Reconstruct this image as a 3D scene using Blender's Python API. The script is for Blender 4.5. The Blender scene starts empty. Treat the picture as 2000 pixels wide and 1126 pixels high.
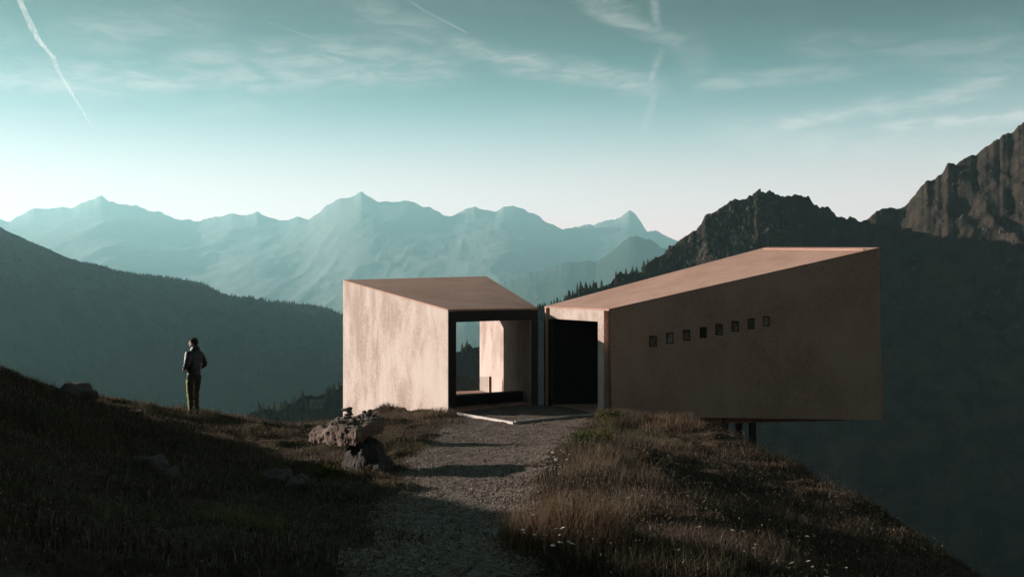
import bpy, bmesh, math, random
import numpy as np
from mathutils import Vector, Matrix
random.seed(7); RNG = np.random.default_rng(11)
SC = bpy.context.scene
COL = SC.collection

# ------------------------------------------------------------------ camera
F = 1944.0; CX, HY = 1000.0, 600.0; CZ = 3.0      # photo pixels: focal length, centre column, horizon row; eye height
cam_d = bpy.data.cameras.new('camera'); cam = bpy.data.objects.new('camera', cam_d); COL.objects.link(cam)
cam.location = (0, 0, CZ); cam.rotation_euler = (math.radians(90), 0, 0)
cam_d.sensor_width = 36; cam_d.lens = F / 2000 * 36; cam_d.shift_y = (HY - 563) / 2000
cam_d.clip_start = 0.1; cam_d.clip_end = 120000
SC.camera = cam

# ------------------------------------------------------------------ light
SUN_AZ, SUN_EL = 20.0, 13.0          # degrees behind the picture's left-right axis, and above the horizon
a, e = math.radians(SUN_AZ), math.radians(SUN_EL)
SUN_DIR = Vector((-math.cos(a) * math.cos(e), math.sin(a) * math.cos(e), math.sin(e)))
sun_d = bpy.data.lights.new('sun', 'SUN'); sun = bpy.data.objects.new('sun', sun_d); COL.objects.link(sun)
sun_d.energy = 5.0; sun_d.angle = math.radians(0.5); sun_d.color = (1.0, 0.88, 0.79)
sun.rotation_euler = SUN_DIR.to_track_quat('Z', 'Y').to_euler(); sun.location = (-40, 15, 30)
SC.view_settings.view_transform = 'Standard'; SC.view_settings.look = 'None'
SC.view_settings.exposure = 1.12; SC.view_settings.gamma = 1.0
SC.view_settings.use_curve_mapping = False
SC.render.engine = 'CYCLES'
SC.cycles.use_denoising = True
SC.cycles.max_bounces = 6; SC.cycles.diffuse_bounces = 3; SC.cycles.glossy_bounces = 3
SC.cycles.transparent_max_bounces = 12; SC.cycles.volume_bounces = 1
SKY_STRENGTH = 0.048; CLOUD_ADD = 3.0
HAZE_DENSITY = 7.4e-5

def nodes_of(idb):
    idb.use_nodes = True; nt = idb.node_tree; nt.nodes.clear()
    return nt
class NB:
    "small node-building helper"
    def __init__(s, nt): s.nt = nt
    def n(s, t, **kw):
        nd = s.nt.nodes.new(t)
        for k, v in kw.items(): setattr(nd, k, v)
        return nd
    def l(s, a, b): s.nt.links.new(a, b)
    def put(s, sock, v):
        if isinstance(v, bpy.types.NodeSocket): s.l(v, sock)
        else: sock.default_value = v
    def m(s, op, a, b=0.0, c=None, clamp=False):
        nd = s.n('ShaderNodeMath', operation=op); nd.use_clamp = clamp
        s.put(nd.inputs[0], a); s.put(nd.inputs[1], b)
        if c is not None: s.put(nd.inputs[2], c)
        return nd.outputs[0]
    def mix(s, f, a, b, bt='MIX'):
        nd = s.n('ShaderNodeMix', data_type='RGBA', blend_type=bt)
        s.put(nd.inputs[0], f)
        s.put(nd.inputs[6], a if isinstance(a, bpy.types.NodeSocket) else (*a, 1))
        s.put(nd.inputs[7], b if isinstance(b, bpy.types.NodeSocket) else (*b, 1))
        return nd.outputs[2]
    def rng(s, v, a, b, c=0.0, d=1.0, smooth=True):
        nd = s.n('ShaderNodeMapRange'); nd.interpolation_type = 'SMOOTHSTEP' if smooth else 'LINEAR'
        s.put(nd.inputs[0], v)
        for i, x in enumerate((a, b, c, d)): s.put(nd.inputs[1 + i], x)
        return nd.outputs[0]
    def noise(s, vec, scale, detail=4.0, rough=0.55, dist=0.0):
        nd = s.n('ShaderNodeTexNoise'); s.l(vec, nd.inputs['Vector'])
        nd.inputs['Scale'].default_value = scale; nd.inputs['Detail'].default_value = detail
        nd.inputs['Roughness'].default_value = rough; nd.inputs['Distortion'].default_value = dist
        return nd.outputs[0]
    def mapping(s, vec, scale=(1, 1, 1), rot=(0, 0, 0), loc=(0, 0, 0)):
        nd = s.n('ShaderNodeMapping'); s.l(vec, nd.inputs['Vector'])
        nd.inputs['Scale'].default_value = scale; nd.inputs['Rotation'].default_value = rot
        nd.inputs['Location'].default_value = loc
        return nd.outputs[0]

# ------------------------------------------------------------------ world: Nishita sky with thin cirrus streaks
w = bpy.data.worlds.new('World'); SC.world = w
nt = nodes_of(w); B = NB(nt)
sky = B.n('ShaderNodeTexSky', sky_type='NISHITA'); sky.sun_disc = False
sky.sun_elevation = e
sky.sun_rotation = math.radians(-(90 - SUN_AZ))    # measured from +Y, turning to the left
sky.altitude = 2000; sky.air_density = 1.0; sky.dust_density = 1.6; sky.ozone_density = 1.0
tc = B.n('ShaderNodeTexCoord'); sep = B.n('ShaderNodeSeparateXYZ'); B.l(tc.outputs['Generated'], sep.inputs[0])
dx, dy, dz = sep.outputs
az = B.m('ARCTAN2', dx, dy); el = B.m('ARCSINE', dz)
lum = B.n('ShaderNodeRGBToBW'); B.l(sky.outputs[0], lum.inputs[0])
lumv = lum.outputs[0]
tint = B.mix(B.rng(el, 0.26, 0.05), (0.46, 1.06, 1.12), (1.60, 0.98, 0.95))
# a clear alpine sky after dawn: bright just above the horizon, falling off fast to a deep zenith
fall = B.m('ADD', B.m('MULTIPLY', B.m('POWER', 2.718, B.m('MULTIPLY', B.m('POWER', B.m('DIVIDE', B.m('MAXIMUM', el, 0.0), 0.188), 3.0), -1.0)), 1.0), 0.007)
lumv = B.m('MULTIPLY', B.m('MULTIPLY', B.m('POWER', lumv, 0.15), 9.0), fall)
base = B.n('ShaderNodeVectorMath', operation='SCALE'); B.l(tint, base.inputs[0]); B.l(lumv, base.inputs['Scale'])
# streaks of cirrus, given as arcs on the sky dome (azimuth, elevation) with a soft width, bent by noise
cmb = B.n('ShaderNodeCombineXYZ'); B.l(az, cmb.inputs[0]); B.l(el, cmb.inputs[1])
n1 = B.noise(B.mapping(cmb.outputs[0], (5, 26, 1)), 1.6, 5, 0.6, 0.4)
n2 = B.noise(B.mapping(cmb.outputs[0], (16, 60, 1), loc=(3, 1, 0)), 1.5, 5, 0.65, 0.6)
wob = B.m('MULTIPLY', B.m('SUBTRACT', n1, 0.5), 0.030)
def pix_dir(px, py):
    v = Vector(((px - CX) / F, 1, (HY - py) / F)).normalized()
    return math.atan2(v.x, v.y), math.asin(v.z)
cloud = None
STREAKS = [  # x0,y0,x1,y1, half width (photo pixels), strength
    (-260, 150, 900, 128, 26, .55), (330, 118, 820, 92, 22, .55), (120, 70, 420, 40, 34, .40),
    (690, 8, 900, 110, 30, .36), (880, 90, 1290, 172, 19, .62), (1130, -6, 1345, 92, 15, .62),
    (1272, -14, 1290, 66, 7, .7), (1352, 90, 1368, 150, 26, .40), (1294, 95, 1262, 178, 6, .8),
    (1280, 176, 1264, 236, 7, .8), (1340, 160, 1680, 140, 12, .40), (1500, 246, 2010, 152, 13, .60),
    (1720, 250, 2120, 205, 14, .60), (1560, 92, 2200, 96, 22, .28), (1880, 90, 1990, 150, 50, .34),
    (380, 215, 520, 205, 14, .25), (1400, 260, 2000, 300, 30, .22), (-400, 40, 60, 90, 30, .3),
    (2000, 140, 2600, 60, 25, .4), (-900, 200, -300, 130, 30, .45)]
for (x0, y0, x1, y1, hw, st) in STREAKS:
    a0, e0 = pix_dir(x0, y0); a1, e1 = pix_dir(x1, y1)
    L = math.hypot(a1 - a0, e1 - e0); ux, uy = (a1 - a0) / L, (e1 - e0) / L
    da = B.m('SUBTRACT', az, a0); de = B.m('ADD', B.m('SUBTRACT', el, e0), wob)
    along = B.m('ADD', B.m('MULTIPLY', da, ux), B.m('MULTIPLY', de, uy))
    perp = B.m('ABSOLUTE', B.m('ADD', B.m('MULTIPLY', da, -uy), B.m('MULTIPLY', de, ux)))
    rad = hw / F
    core = B.rng(perp, rad * 1.9, 0.0)
    ends = B.m('MULTIPLY', B.rng(along, -0.02 - rad, 0.03), B.rng(along, L + 0.02 + rad, L - 0.04))
    val = B.m('MULTIPLY', B.m('MULTIPLY', core, ends), min(1.0, st * 1.25))
    cloud = val if cloud is None else B.m('MAXIMUM', cloud, val)
cloud = B.m('MULTIPLY', cloud, B.rng(n2, 0.36, 0.66, 0.22, 1.0))
veil = B.m('MULTIPLY', B.m('MULTIPLY', B.rng(n1, 0.5, 0.8), B.rng(el, 0.04, 0.2)), 0.10)
cloud = B.m('MAXIMUM', cloud, veil)
cgain = B.m('ADD', B.m('MULTIPLY', lumv, 1.15), CLOUD_ADD)
cw = B.n('ShaderNodeVectorMath', operation='SCALE'); cw.inputs[0].default_value = (1.0, 0.95, 0.93); B.l(cgain, cw.inputs['Scale'])
skycol = B.mix(cloud, base.outputs[0], cw.outputs[0])
bg = B.n('ShaderNodeBackground'); B.l(skycol, bg.inputs[0]); bg.inputs[1].default_value = SKY_STRENGTH
wo = B.n('ShaderNodeOutputWorld'); B.l(bg.outputs[0], wo.inputs[0])

# ------------------------------------------------------------------ helpers
def P(px, py, Y): return Vector(((px - CX) / F * Y, Y, CZ - (py - HY) / F * Y))
def tag(o, label=None, cat=None, group=None, kind=None):
    if label: o['label'] = label
    if cat: o['category'] = cat
    if group: o['group'] = group
    if kind: o['kind'] = kind
    return o
def mesh_obj(name, verts, faces, mat=None, parent=None, smooth=False, loc=None):
    me = bpy.data.meshes.new(name); me.from_pydata([tuple(v) for v in verts], [], [tuple(f) for f in faces]); me.update()
    return link(name, me, mat, parent, smooth, loc)
def link(name, me, mat=None, parent=None, smooth=False, loc=None):
    if mat is not None and len(me.materials) == 0:
        for m_ in (mat if isinstance(mat, (list, tuple)) else [mat]): me.materials.append(m_)
    if smooth: me.polygons.foreach_set('use_smooth', [True] * len(me.polygons))
    o = bpy.data.objects.new(name, me); COL.objects.link(o)
    if parent is not None:
        o.parent = parent
        pw = Vector(parent.location)
        if parent.parent is not None: pw = pw + Vector(parent.parent.location)
        o.location = -pw if loc is None else Vector(loc)
    elif loc is not None: o.location = loc
    return o
def empty(name, loc):
    o = bpy.data.objects.new(name, None); COL.objects.link(o); o.location = loc; o.empty_display_size = .2
    return o
def np_mesh(name, V, Fq, mat, smooth=True, n=None, col=None):
    "fast mesh from numpy arrays; Fq is (m,3) or (m,4)"
    V = np.asarray(V, np.float32); Fq = np.asarray(Fq, np.int32); k = Fq.shape[1]
    me = bpy.data.meshes.new(name); me.vertices.add(len(V)); me.vertices.foreach_set('co', V.ravel())
    me.loops.add(Fq.size); me.loops.foreach_set('vertex_index', Fq.ravel())
    me.polygons.add(len(Fq)); me.polygons.foreach_set('loop_start', np.arange(0, Fq.size, k, dtype=np.int32))
    me.polygons.foreach_set('use_smooth', np.full(len(Fq), smooth))
    me.update(calc_edges=True)
    if col is not None:
        at = me.color_attributes.new('Col', 'FLOAT_COLOR', 'POINT')
        c4 = np.ones((len(V), 4), np.float32); c4[:, :3] = col; at.data.foreach_set('color', c4.ravel())
    me.materials.append(mat)
    o = bpy.data.objects.new(name, me); COL.objects.link(o)
    return o
# vectorised value noise
def _hash(ix, iy, iz, s):
    h = (ix * 374761393 + iy * 668265263 + iz * 2147483647 + s * 974711) & 0xFFFFFFFF
    h = ((h ^ (h >> 13)) * 1274126177) & 0xFFFFFFFF
    return ((h ^ (h >> 16)) & 0xFFFF) / 65535.0
def vnoise(x, y, z=0.0, s=0):
    x, y, z = np.broadcast_arrays(np.asarray(x, float), np.asarray(y, float), np.asarray(z, float))
    ix, iy, iz = (np.floor(v).astype(np.int64) for v in (x, y, z))
    fx, fy, fz = x - ix, y - iy, z - iz
    fx, fy, fz = (f_ * f_ * f_ * (f_ * (f_ * 6 - 15) + 10) for f_ in (fx, fy, fz))
    r = 0
    for i in (0, 1):
        for j in (0, 1):
            for k in (0, 1):
                wgt = (fx if i else 1 - fx) * (fy if j else 1 - fy) * (fz if k else 1 - fz)
                r = r + wgt * _hash(ix + i, iy + j, iz + k, s)
    return r * 2 - 1
def fbm(x, y, z=0.0, o=5, s=0, lac=2.03, g=.5):
    r, a_ = 0, 1.0
    for i in range(o):
        r = r + a_ * vnoise(x, y, z, s + i * 17); a_ *= g; x, y, z = x * lac, y * lac, np.asarray(z) * lac
    return r
def ridged(x, y, z=0.0, o=5, s=0, g=.5):
    r, a_ = 0, 1.0
    for i in range(o):
        r = r + a_ * (1 - 2 * np.abs(vnoise(x, y, z, s + i * 13))); a_ *= g; x, y, z = x * 2.07, y * 2.07, np.asarray(z) * 2.07
    return r
def sstep(x, a_, b_):
    t = np.clip((x - a_) / (b_ - a_), 0, 1); return t * t * (3 - 2 * t)

# ------------------------------------------------------------------ materials
def material(name):
    m_ = bpy.data.materials.new(name); nt_ = nodes_of(m_); b = NB(nt_)
    out = b.n('ShaderNodeOutputMaterial'); pr = b.n('ShaderNodeBsdfPrincipled'); b.l(pr.outputs[0], out.inputs[0])
    pr.inputs['Roughness'].default_value = .85; pr.inputs['Specular IOR Level'].default_value = .25
    b.pr, b.out = pr, out
    b.pos = b.n('ShaderNodeNewGeometry').outputs['Position']
    return m_, b
def bump(b, h, strength=.4, dist=.02):
    nd = b.n('ShaderNodeBump'); nd.inputs['Strength'].default_value = strength; nd.inputs['Distance'].default_value = dist
    b.l(h, nd.inputs['Height']); b.l(nd.outputs[0], b.pr.inputs['Normal'])
def simple(name, col, rough=.8, var=.25, scale=8.0, metal=0.0, bumpd=0.0):
    m_, b = material(name)
    n = b.noise(b.pos, scale, 5, .6)
    f = b.rng(n, .3, .7)
    b.l(b.mix(f, tuple(c * (1 - var) for c in col), tuple(c * (1 + var) for c in col)), b.pr.inputs['Base Color'])
    b.pr.inputs['Roughness'].default_value = rough; b.pr.inputs['Metallic'].default_value = metal
    if bumpd: bump(b, n, .6, bumpd)
    return m_
def concrete(name, c0, c1, stain, wear=1.0):
    m_, b = material(name)
    st = b.noise(b.mapping(b.pos, (1.1, 1.1, .55)), 1.0, 5, .65, .4)
    st2 = b.noise(b.mapping(b.pos, (3.2, 3.2, .35), loc=(3, 7, 1)), 1.0, 4, .6, .4)
    big = b.noise(b.pos, .5, 4, .6, .4)
    sp = b.noise(b.pos, 17, 5, .8); sp2 = b.noise(b.pos, 70, 2, .6)
    mott = b.m('ADD', b.m('ADD', b.m('MULTIPLY', st, .45), b.m('MULTIPLY', big, .30)), b.m('MULTIPLY', sp, .25))
    c = b.mix(b.rng(mott, .36, .62), c1, c0)
    c = b.mix(b.m('MULTIPLY', b.rng(mott, .47, .60), .50 * wear), c, stain)
    c = b.mix(b.m('MULTIPLY', b.rng(st2, .54, .76), .28 * wear), c, stain)
    c = b.mix(b.m('MULTIPLY', b.m('MULTIPLY', b.rng(sp, .52, .62), b.rng(big, .40, .60)), .6), c, tuple(x * .62 for x in stain))
    c = b.mix(b.m('MULTIPLY', b.rng(sp2, .56, .72), .40), c, tuple(min(.8, x * 1.12) for x in c1))
    b.l(c, b.pr.inputs['Base Color']); b.pr.inputs['Roughness'].default_value = .9
    bump(b, b.m('ADD', b.m('MULTIPLY', sp, .7), b.m('MULTIPLY', sp2, .5)), .45, .012)
    return m_
M = {}
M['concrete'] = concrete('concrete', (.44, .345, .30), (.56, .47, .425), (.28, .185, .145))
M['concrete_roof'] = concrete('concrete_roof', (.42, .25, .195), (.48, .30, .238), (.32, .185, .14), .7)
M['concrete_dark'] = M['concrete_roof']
M['interior'] = simple('interior_dark', (.028, .027, .026), .9, .2, 3)  # even near-black colour for ceiling, bench, partition and inner panel
M['steel'] = simple('dark_steel', (.05, .05, .05), .6, .3, 12, .6)
M['kerb'] = simple('kerb_metal', (.55, .50, .46), .6, .15, 9)
M['portal'] = simple('near_black', (.020, .019, .018), .7, .2, 6)  # near-black colour of the front portal and the far-jamb shade strip
M['frame'] = simple('window_frame', (.05, .035, .03), .6, .2, 20)
def glass(name, tint, rough=.06, mixf=.82):
    m_, b = material(name)
    b.pr.inputs['Base Color'].default_value = (*tint, 1); b.pr.inputs['Roughness'].default_value = rough
    b.pr.inputs['Specular IOR Level'].default_value = .5
    tr = b.n('ShaderNodeBsdfTransparent'); mx = b.n('ShaderNodeMixShader'); mx.inputs[0].default_value = 1 - mixf
    b.l(tr.outputs[0], mx.inputs[1]); b.l(b.pr.outputs[0], mx.inputs[2]); b.l(mx.outputs[0], b.out.inputs[0])
    return m_
M['glass'] = glass('clear_glass', (.35, .36, .36), .05, .80)
M['pane'] = simple('dusty_pane', (.30, .23, .19), .25, .5, 14)
M['pane_pale'] = simple('pale_pane', (.60, .53, .48), .3, .45, 12)
M['pane_dark'] = simple('dark_pane', (.06, .058, .045), .2, .3, 14)
def terrain_mat(name, grass, grass2, rock, rock_lo, rock_hi, sc, bd):
    m_, b = material(name)
    g = b.n('ShaderNodeNewGeometry'); sp = b.n('ShaderNodeSeparateXYZ'); b.l(g.outputs['Normal'], sp.inputs[0])
    n = b.noise(b.pos, sc, 8, .62); n3 = b.noise(b.pos, sc * 6, 6, .65)
    steep = b.m('ADD', b.m('SUBTRACT', 1.0, sp.outputs[2]), b.m('MULTIPLY', b.m('SUBTRACT', n, .5), .55))
    gc = b.mix(b.rng(n3, .35, .65), grass, grass2)
    rc = b.mix(b.rng(n3, .3, .7), tuple(x * .6 for x in rock), rock)
    b.l(b.mix(b.rng(steep, rock_lo, rock_hi), gc, rc), b.pr.inputs['Base Color'])
    b.pr.inputs['Roughness'].default_value = .95; b.pr.inputs['Specular IOR Level'].default_value = .1
    bump(b, b.m('ADD', n3, b.m('MULTIPLY', n, .5)), .9, bd)
    return m_
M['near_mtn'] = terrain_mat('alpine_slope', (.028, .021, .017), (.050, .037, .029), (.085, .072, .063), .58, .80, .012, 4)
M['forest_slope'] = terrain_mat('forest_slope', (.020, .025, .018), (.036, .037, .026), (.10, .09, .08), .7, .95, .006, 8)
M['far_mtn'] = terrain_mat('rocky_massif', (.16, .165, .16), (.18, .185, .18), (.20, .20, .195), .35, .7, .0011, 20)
M['valley'] = terrain_mat('valley_ground', (.03, .035, .025), (.05, .05, .035), (.08, .08, .07), .7, .95, .003, 5)

# ------------------------------------------------------------------ near ground: a knob on the pass, from points on its surface
def pt(px, py, Y):
    v = P(px, py, Y); return (v.x, v.y, v.z)
CTRL = [(0, 14, .53), (0, 10, .92), (-1, 14, .5), (-1.3, 12, .66), (.3, 16, .38), (0, 19, .2), (-.9, 16.5, .38), (.2, 12.5, .68),
    (0, -8, 1.9), (0, 0, 1.5), (0, 5, 1.3), (0, 8, 1.1), (0, 12, .8), (0, 17, .35), (0, 22, .06), (0, 26, 0), (0, 30, 0),
    (.4, 32, -.12), (0, 35, -.7), (0, 40, -4), (0, 50, -12), (1.5, 22, .03), (2.2, 26, .02), (-1.8, 27.5, -.02),
    (-2.1, 5, 1.6), (-3.1, 6, 1.75), pt(120, 766, 17), pt(200, 798, 20), pt(0, 756, 15), pt(290, 803, 22), pt(370, 807, 23.7), pt(372, 828, 22), pt(372, 850, 20.3), pt(250, 830, 19),
    pt(460, 812, 24.5), pt(541, 826, 25), pt(640, 826, 27), pt(760, 816, 28.4), (-4.2, 31, -.35), pt(690, 920, 15.8), pt(600, 915, 15.8),
    pt(300, 900, 14), pt(150, 850, 14), pt(0, 1000, 7.5), pt(300, 1100, 6), pt(500, 1050, 8.5), pt(550, 960, 12), pt(480, 870, 18),
    (-15, 4, 6.3), (-15, 8, 6.1), (-15, 12, 5.15), (-15, 14.7, 4.95), (-15, 16.4, 4.1), (-15, 18, 3.6), (-15, 22, 2.3), (-15, 27, 1.2), (-25, 10, 8), (-25, 17, 6),
    (-25, 24, 3.0), (-25, 32, .3), (-8, 6, 3.2), (-8, 10, 2.7), (-10.5, 14.5, 3.0), (-10.5, 18, 2.4), (-8.7, 28, -.9), (-8, 33, -3.2), (-8, 40, -8),
    (-15, 35, -2.5), (-25, 42, -6), (-5.5, 32.5, -.8), (-7, 36, -3.5), (-3, 38, -1.6), (-4, 42, -5), (-3, 48, -11),
    pt(1480, 874, 22), pt(1560, 912, 19.5), pt(1700, 992, 16), pt(1800, 1055, 13.6), pt(1900, 1125, 11.5), (4.9, 6, .1), (3.6, 24.3, .22), (5.0, 26, -.35), (2.5, 22.5, .28), (1.7, 15, .84),
    (1.3, 18.5, .52), (1.5, 10, 1.1), (1.3, 6, 1.32), (1.1, 12.5, .95), (.5, 7, 1.38), (3.3, 15, .1), (3.3, 11, .28), (3.6, 19, .02), (3.1, 8, .5), (3.4, 13, .15), (8, 20, -2.2), (8, 14, -2.4), (7.6, 10, -2.1), (9, 26, -3.2), (12, 20, -5), (14, 10, -6.2), (20, 20, -11),
    (20, 30, -12), (20, 0, -9), (6.3, 26.5, -.95), (3.7, 30, -.3), (4.5, 33, -1.6), (8, 34, -5.5), (5, 0, .9), (10, 0, -2), (-10, -8, 5), (10, -8, -1)]
CT = np.array(CTRL)
def _U(r2): return np.where(r2 > 0, r2 * np.log(np.maximum(r2, 1e-9)), 0)
_n = len(CT); _K = _U((CT[:, None, 0] - CT[None, :, 0]) ** 2 + (CT[:, None, 1] - CT[None, :, 1]) ** 2) + np.eye(_n) * 2.0
_Pm = np.c_[np.ones(_n), CT[:, :2]]
_sol = np.linalg.solve(np.block([[_K, _Pm], [_Pm.T, np.zeros((3, 3))]]), np.r_[CT[:, 2], 0, 0, 0])
def path_edges(Y):
    l = np.interp(Y, [4, 6.3, 9, 12.3, 16, 19.5, 24, 27, 32], [-.80, -.97, -1.25, -1.5, -1.75, -1.9, -1.75, -1.55, -1.2])
    r = np.interp(Y, [4, 6.3, 9, 12.5, 16, 19.5, 23, 27, 32], [.02, .12, .22, .40, .72, 1.05, 1.6, 2.40, 2.4])
    return l, r
def ground_base(X, Y):
    X = np.asarray(X, float); Y = np.asarray(Y, float); sh = X.shape; x, y = X.ravel(), Y.ravel()
    z = _sol[_n] + _sol[_n + 1] * x + _sol[_n + 2] * y
    for i in range(_n): z = z + _sol[i] * _U((x - CT[i, 0]) ** 2 + (y - CT[i, 1]) ** 2)
    r = np.hypot(x + 3, y - 16)
    wf = sstep(r, 27, 48)
    zf = -9 - .52 * (r - 30) + 3.5 * fbm(x / 30, y / 30, 0, 4, 3) * sstep(r, 30, 80)
    rise = np.maximum(-y - 9, 0)                       # unseen slope added behind the camera to block the bright low sky
    zr = 1.9 + .50 * rise * sstep(rise, 0, 25) * sstep(-np.abs(x + 5), -320, -60) + 2.0 * fbm(x / 25, y / 25, 0, 4, 9) * sstep(rise, 0, 30)
    zr = np.minimum(zr, 170 - .4 * rise)
    z = z * (1 - wf) + zf * wf
    wr = sstep(-y, 6, 26) * sstep(-np.abs(x + 5), -320, -20)
    return (z * (1 - wr) + zr * wr).reshape(sh)
def path_mask(X, Y):
    l, r = path_edges(Y)
    wob = .34 * fbm(np.asarray(X) * .9, np.asarray(Y) * .9, 0, 4, 5)
    d = np.minimum(X - l, r - X) + wob
    return sstep(d, -.24, .30) * sstep(Y, -20, -10) * (1 - sstep(Y, 31, 33))
def ground(X, Y):
    X = np.asarray(X, float); Y = np.asarray(Y, float)
    z = ground_base(X, Y); pm = path_mask(X, Y)
    near = 1 - sstep(np.hypot(X + 3, Y - 16), 30, 60)
    lump = .09 * fbm(X * .9, Y * .9, 0, 3, 21) + .04 * fbm(X * 3.1, Y * 3.1, 0, 3, 23)
    court = sstep(Y, 23.5, 25.5) * sstep(X, -2.4, -1.6) * (1 - sstep(X, 2.4, 3.4)) * (1 - sstep(Y, 32, 34))
    return z + lump * (1 - pm) * (1 - court) * near + .018 * fbm(X * 2, Y * 2, 0, 4, 31) * pm
def gz(x, y): return float(ground(np.array([x]), np.array([y]))[0])
def axis(fine0, fine1, step, lo, hi, grow=1.13):
    v = list(np.arange(fine0, fine1, step)); d, p = step, v[-1]
    while p < hi: d *= grow; p += d; v.append(p)
    d, p = step, v[0]; pre = []
    while p > lo: d *= grow; p -= d; pre.append(p)
    return np.array(pre[::-1] + v)
gx = axis(-9.5, 6.2, .11, -760, 760); gy = axis(5, 34, .12, -760, 800)
GX, GY = np.meshgrid(gx, gy); GZ = ground(GX, GY); GZ = np.maximum(GZ, -352)
def grid_faces(nr, nc):
    i = np.arange(nr * nc).reshape(nr, nc)
    return np.stack([i[:-1, :-1], i[:-1, 1:], i[1:, 1:], i[1:, :-1]], -1).reshape(-1, 4)
m_, b = material('alpine_turf')
n = b.noise(b.pos, 1.1, 6, .65); n2_ = b.noise(b.pos, 14, 5, .7); n3_ = b.noise(b.pos, 60, 3, .7)
c = b.mix(b.rng(n, .35, .65), (.055, .040, .026), (.095, .064, .040))
c = b.mix(b.m('MULTIPLY', b.rng(n2_, .45, .7), .7), c, (.14, .10, .062))
c = b.mix(b.m('MULTIPLY', b.rng(n3_, .5, .7), .5), c, (.03, .024, .018))
b.l(c, b.pr.inputs['Base Color']); b.pr.inputs['Roughness'].default_value = .95; b.pr.inputs['Specular IOR Level'].default_value = .08
bump(b, b.m('ADD', n2_, b.m('MULTIPLY', n3_, .6)), 1.0, .06)
M['turf'] = m_
tag(np_mesh('hillside', np.stack([GX, GY, GZ], -1).reshape(-1, 3), grid_faces(*GX.shape), M['turf']),
    'dry brown alpine hillside that falls away on the right', kind='structure')

# gravel path: a sheet a little proud of the turf, edges dipping under it
py_ = np.concatenate([np.arange(-6, 5, .5), np.arange(5, 31.2, .11)]); pu = np.linspace(-.09, 1.09, 44)
pl, pr_ = path_edges(py_)
PX = pl[:, None] + (pr_ - pl)[:, None] * pu[None, :]; PY = np.repeat(py_[:, None], len(pu), 1)
PX = PX + .22 * fbm(PX * 1.2, PY * 1.2, 0, 4, 41) * (np.abs(pu - .5) * 2)[None, :] ** 4
PZ = ground(PX, PY) + .014 - .06 * np.clip((np.abs(pu - .5) * 2 - .92) / .26, 0, 1)[None, :] + .010 * fbm(PX * 14, PY * 14, 0, 2, 43)
m_, b = material('gravel_path')
v1 = b.n('ShaderNodeTexVoronoi'); b.l(b.pos, v1.inputs['Vector']); v1.inputs['Scale'].default_value = 34
v2 = b.n('ShaderNodeTexVoronoi'); b.l(b.pos, v2.inputs['Vector']); v2.inputs['Scale'].default_value = 90
bn = b.noise(b.pos, 1.2, 5, .6)
hs = b.n('ShaderNodeSeparateColor'); b.l(v1.outputs['Color'], hs.inputs[0])
c = b.mix(hs.outputs[0], (.095, .073, .060), (.22, .172, .142))
c = b.mix(b.m('MULTIPLY', b.rng(bn, .45, .7), .55), c, (.12, .085, .060))
b.l(c, b.pr.inputs['Base Color']); b.pr.inputs['Roughness'].default_value = .85
bump(b, b.m('ADD', b.m('MULTIPLY', v1.outputs['Distance'], -1.0), b.m('MULTIPLY', v2.outputs['Distance'], -.5)), 1.0, .03)
M['gravel'] = m_
tag(np_mesh('gravel_path', np.stack([PX, PY, PZ], -1).reshape(-1, 3), grid_faces(*PX.shape), M['gravel']),
    'grey gravel path leading to the two concrete pavilions', kind='structure')

# valley floor to the horizon
tag(mesh_obj('valley_ground', [(-12900, -5900, -350), (12900, -5900, -350), (12900, 14400, -350), (-12900, 14400, -350)], [(0, 1, 2, 3)], M['valley']),
    'dark valley floor far below the pass', kind='structure')

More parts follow.
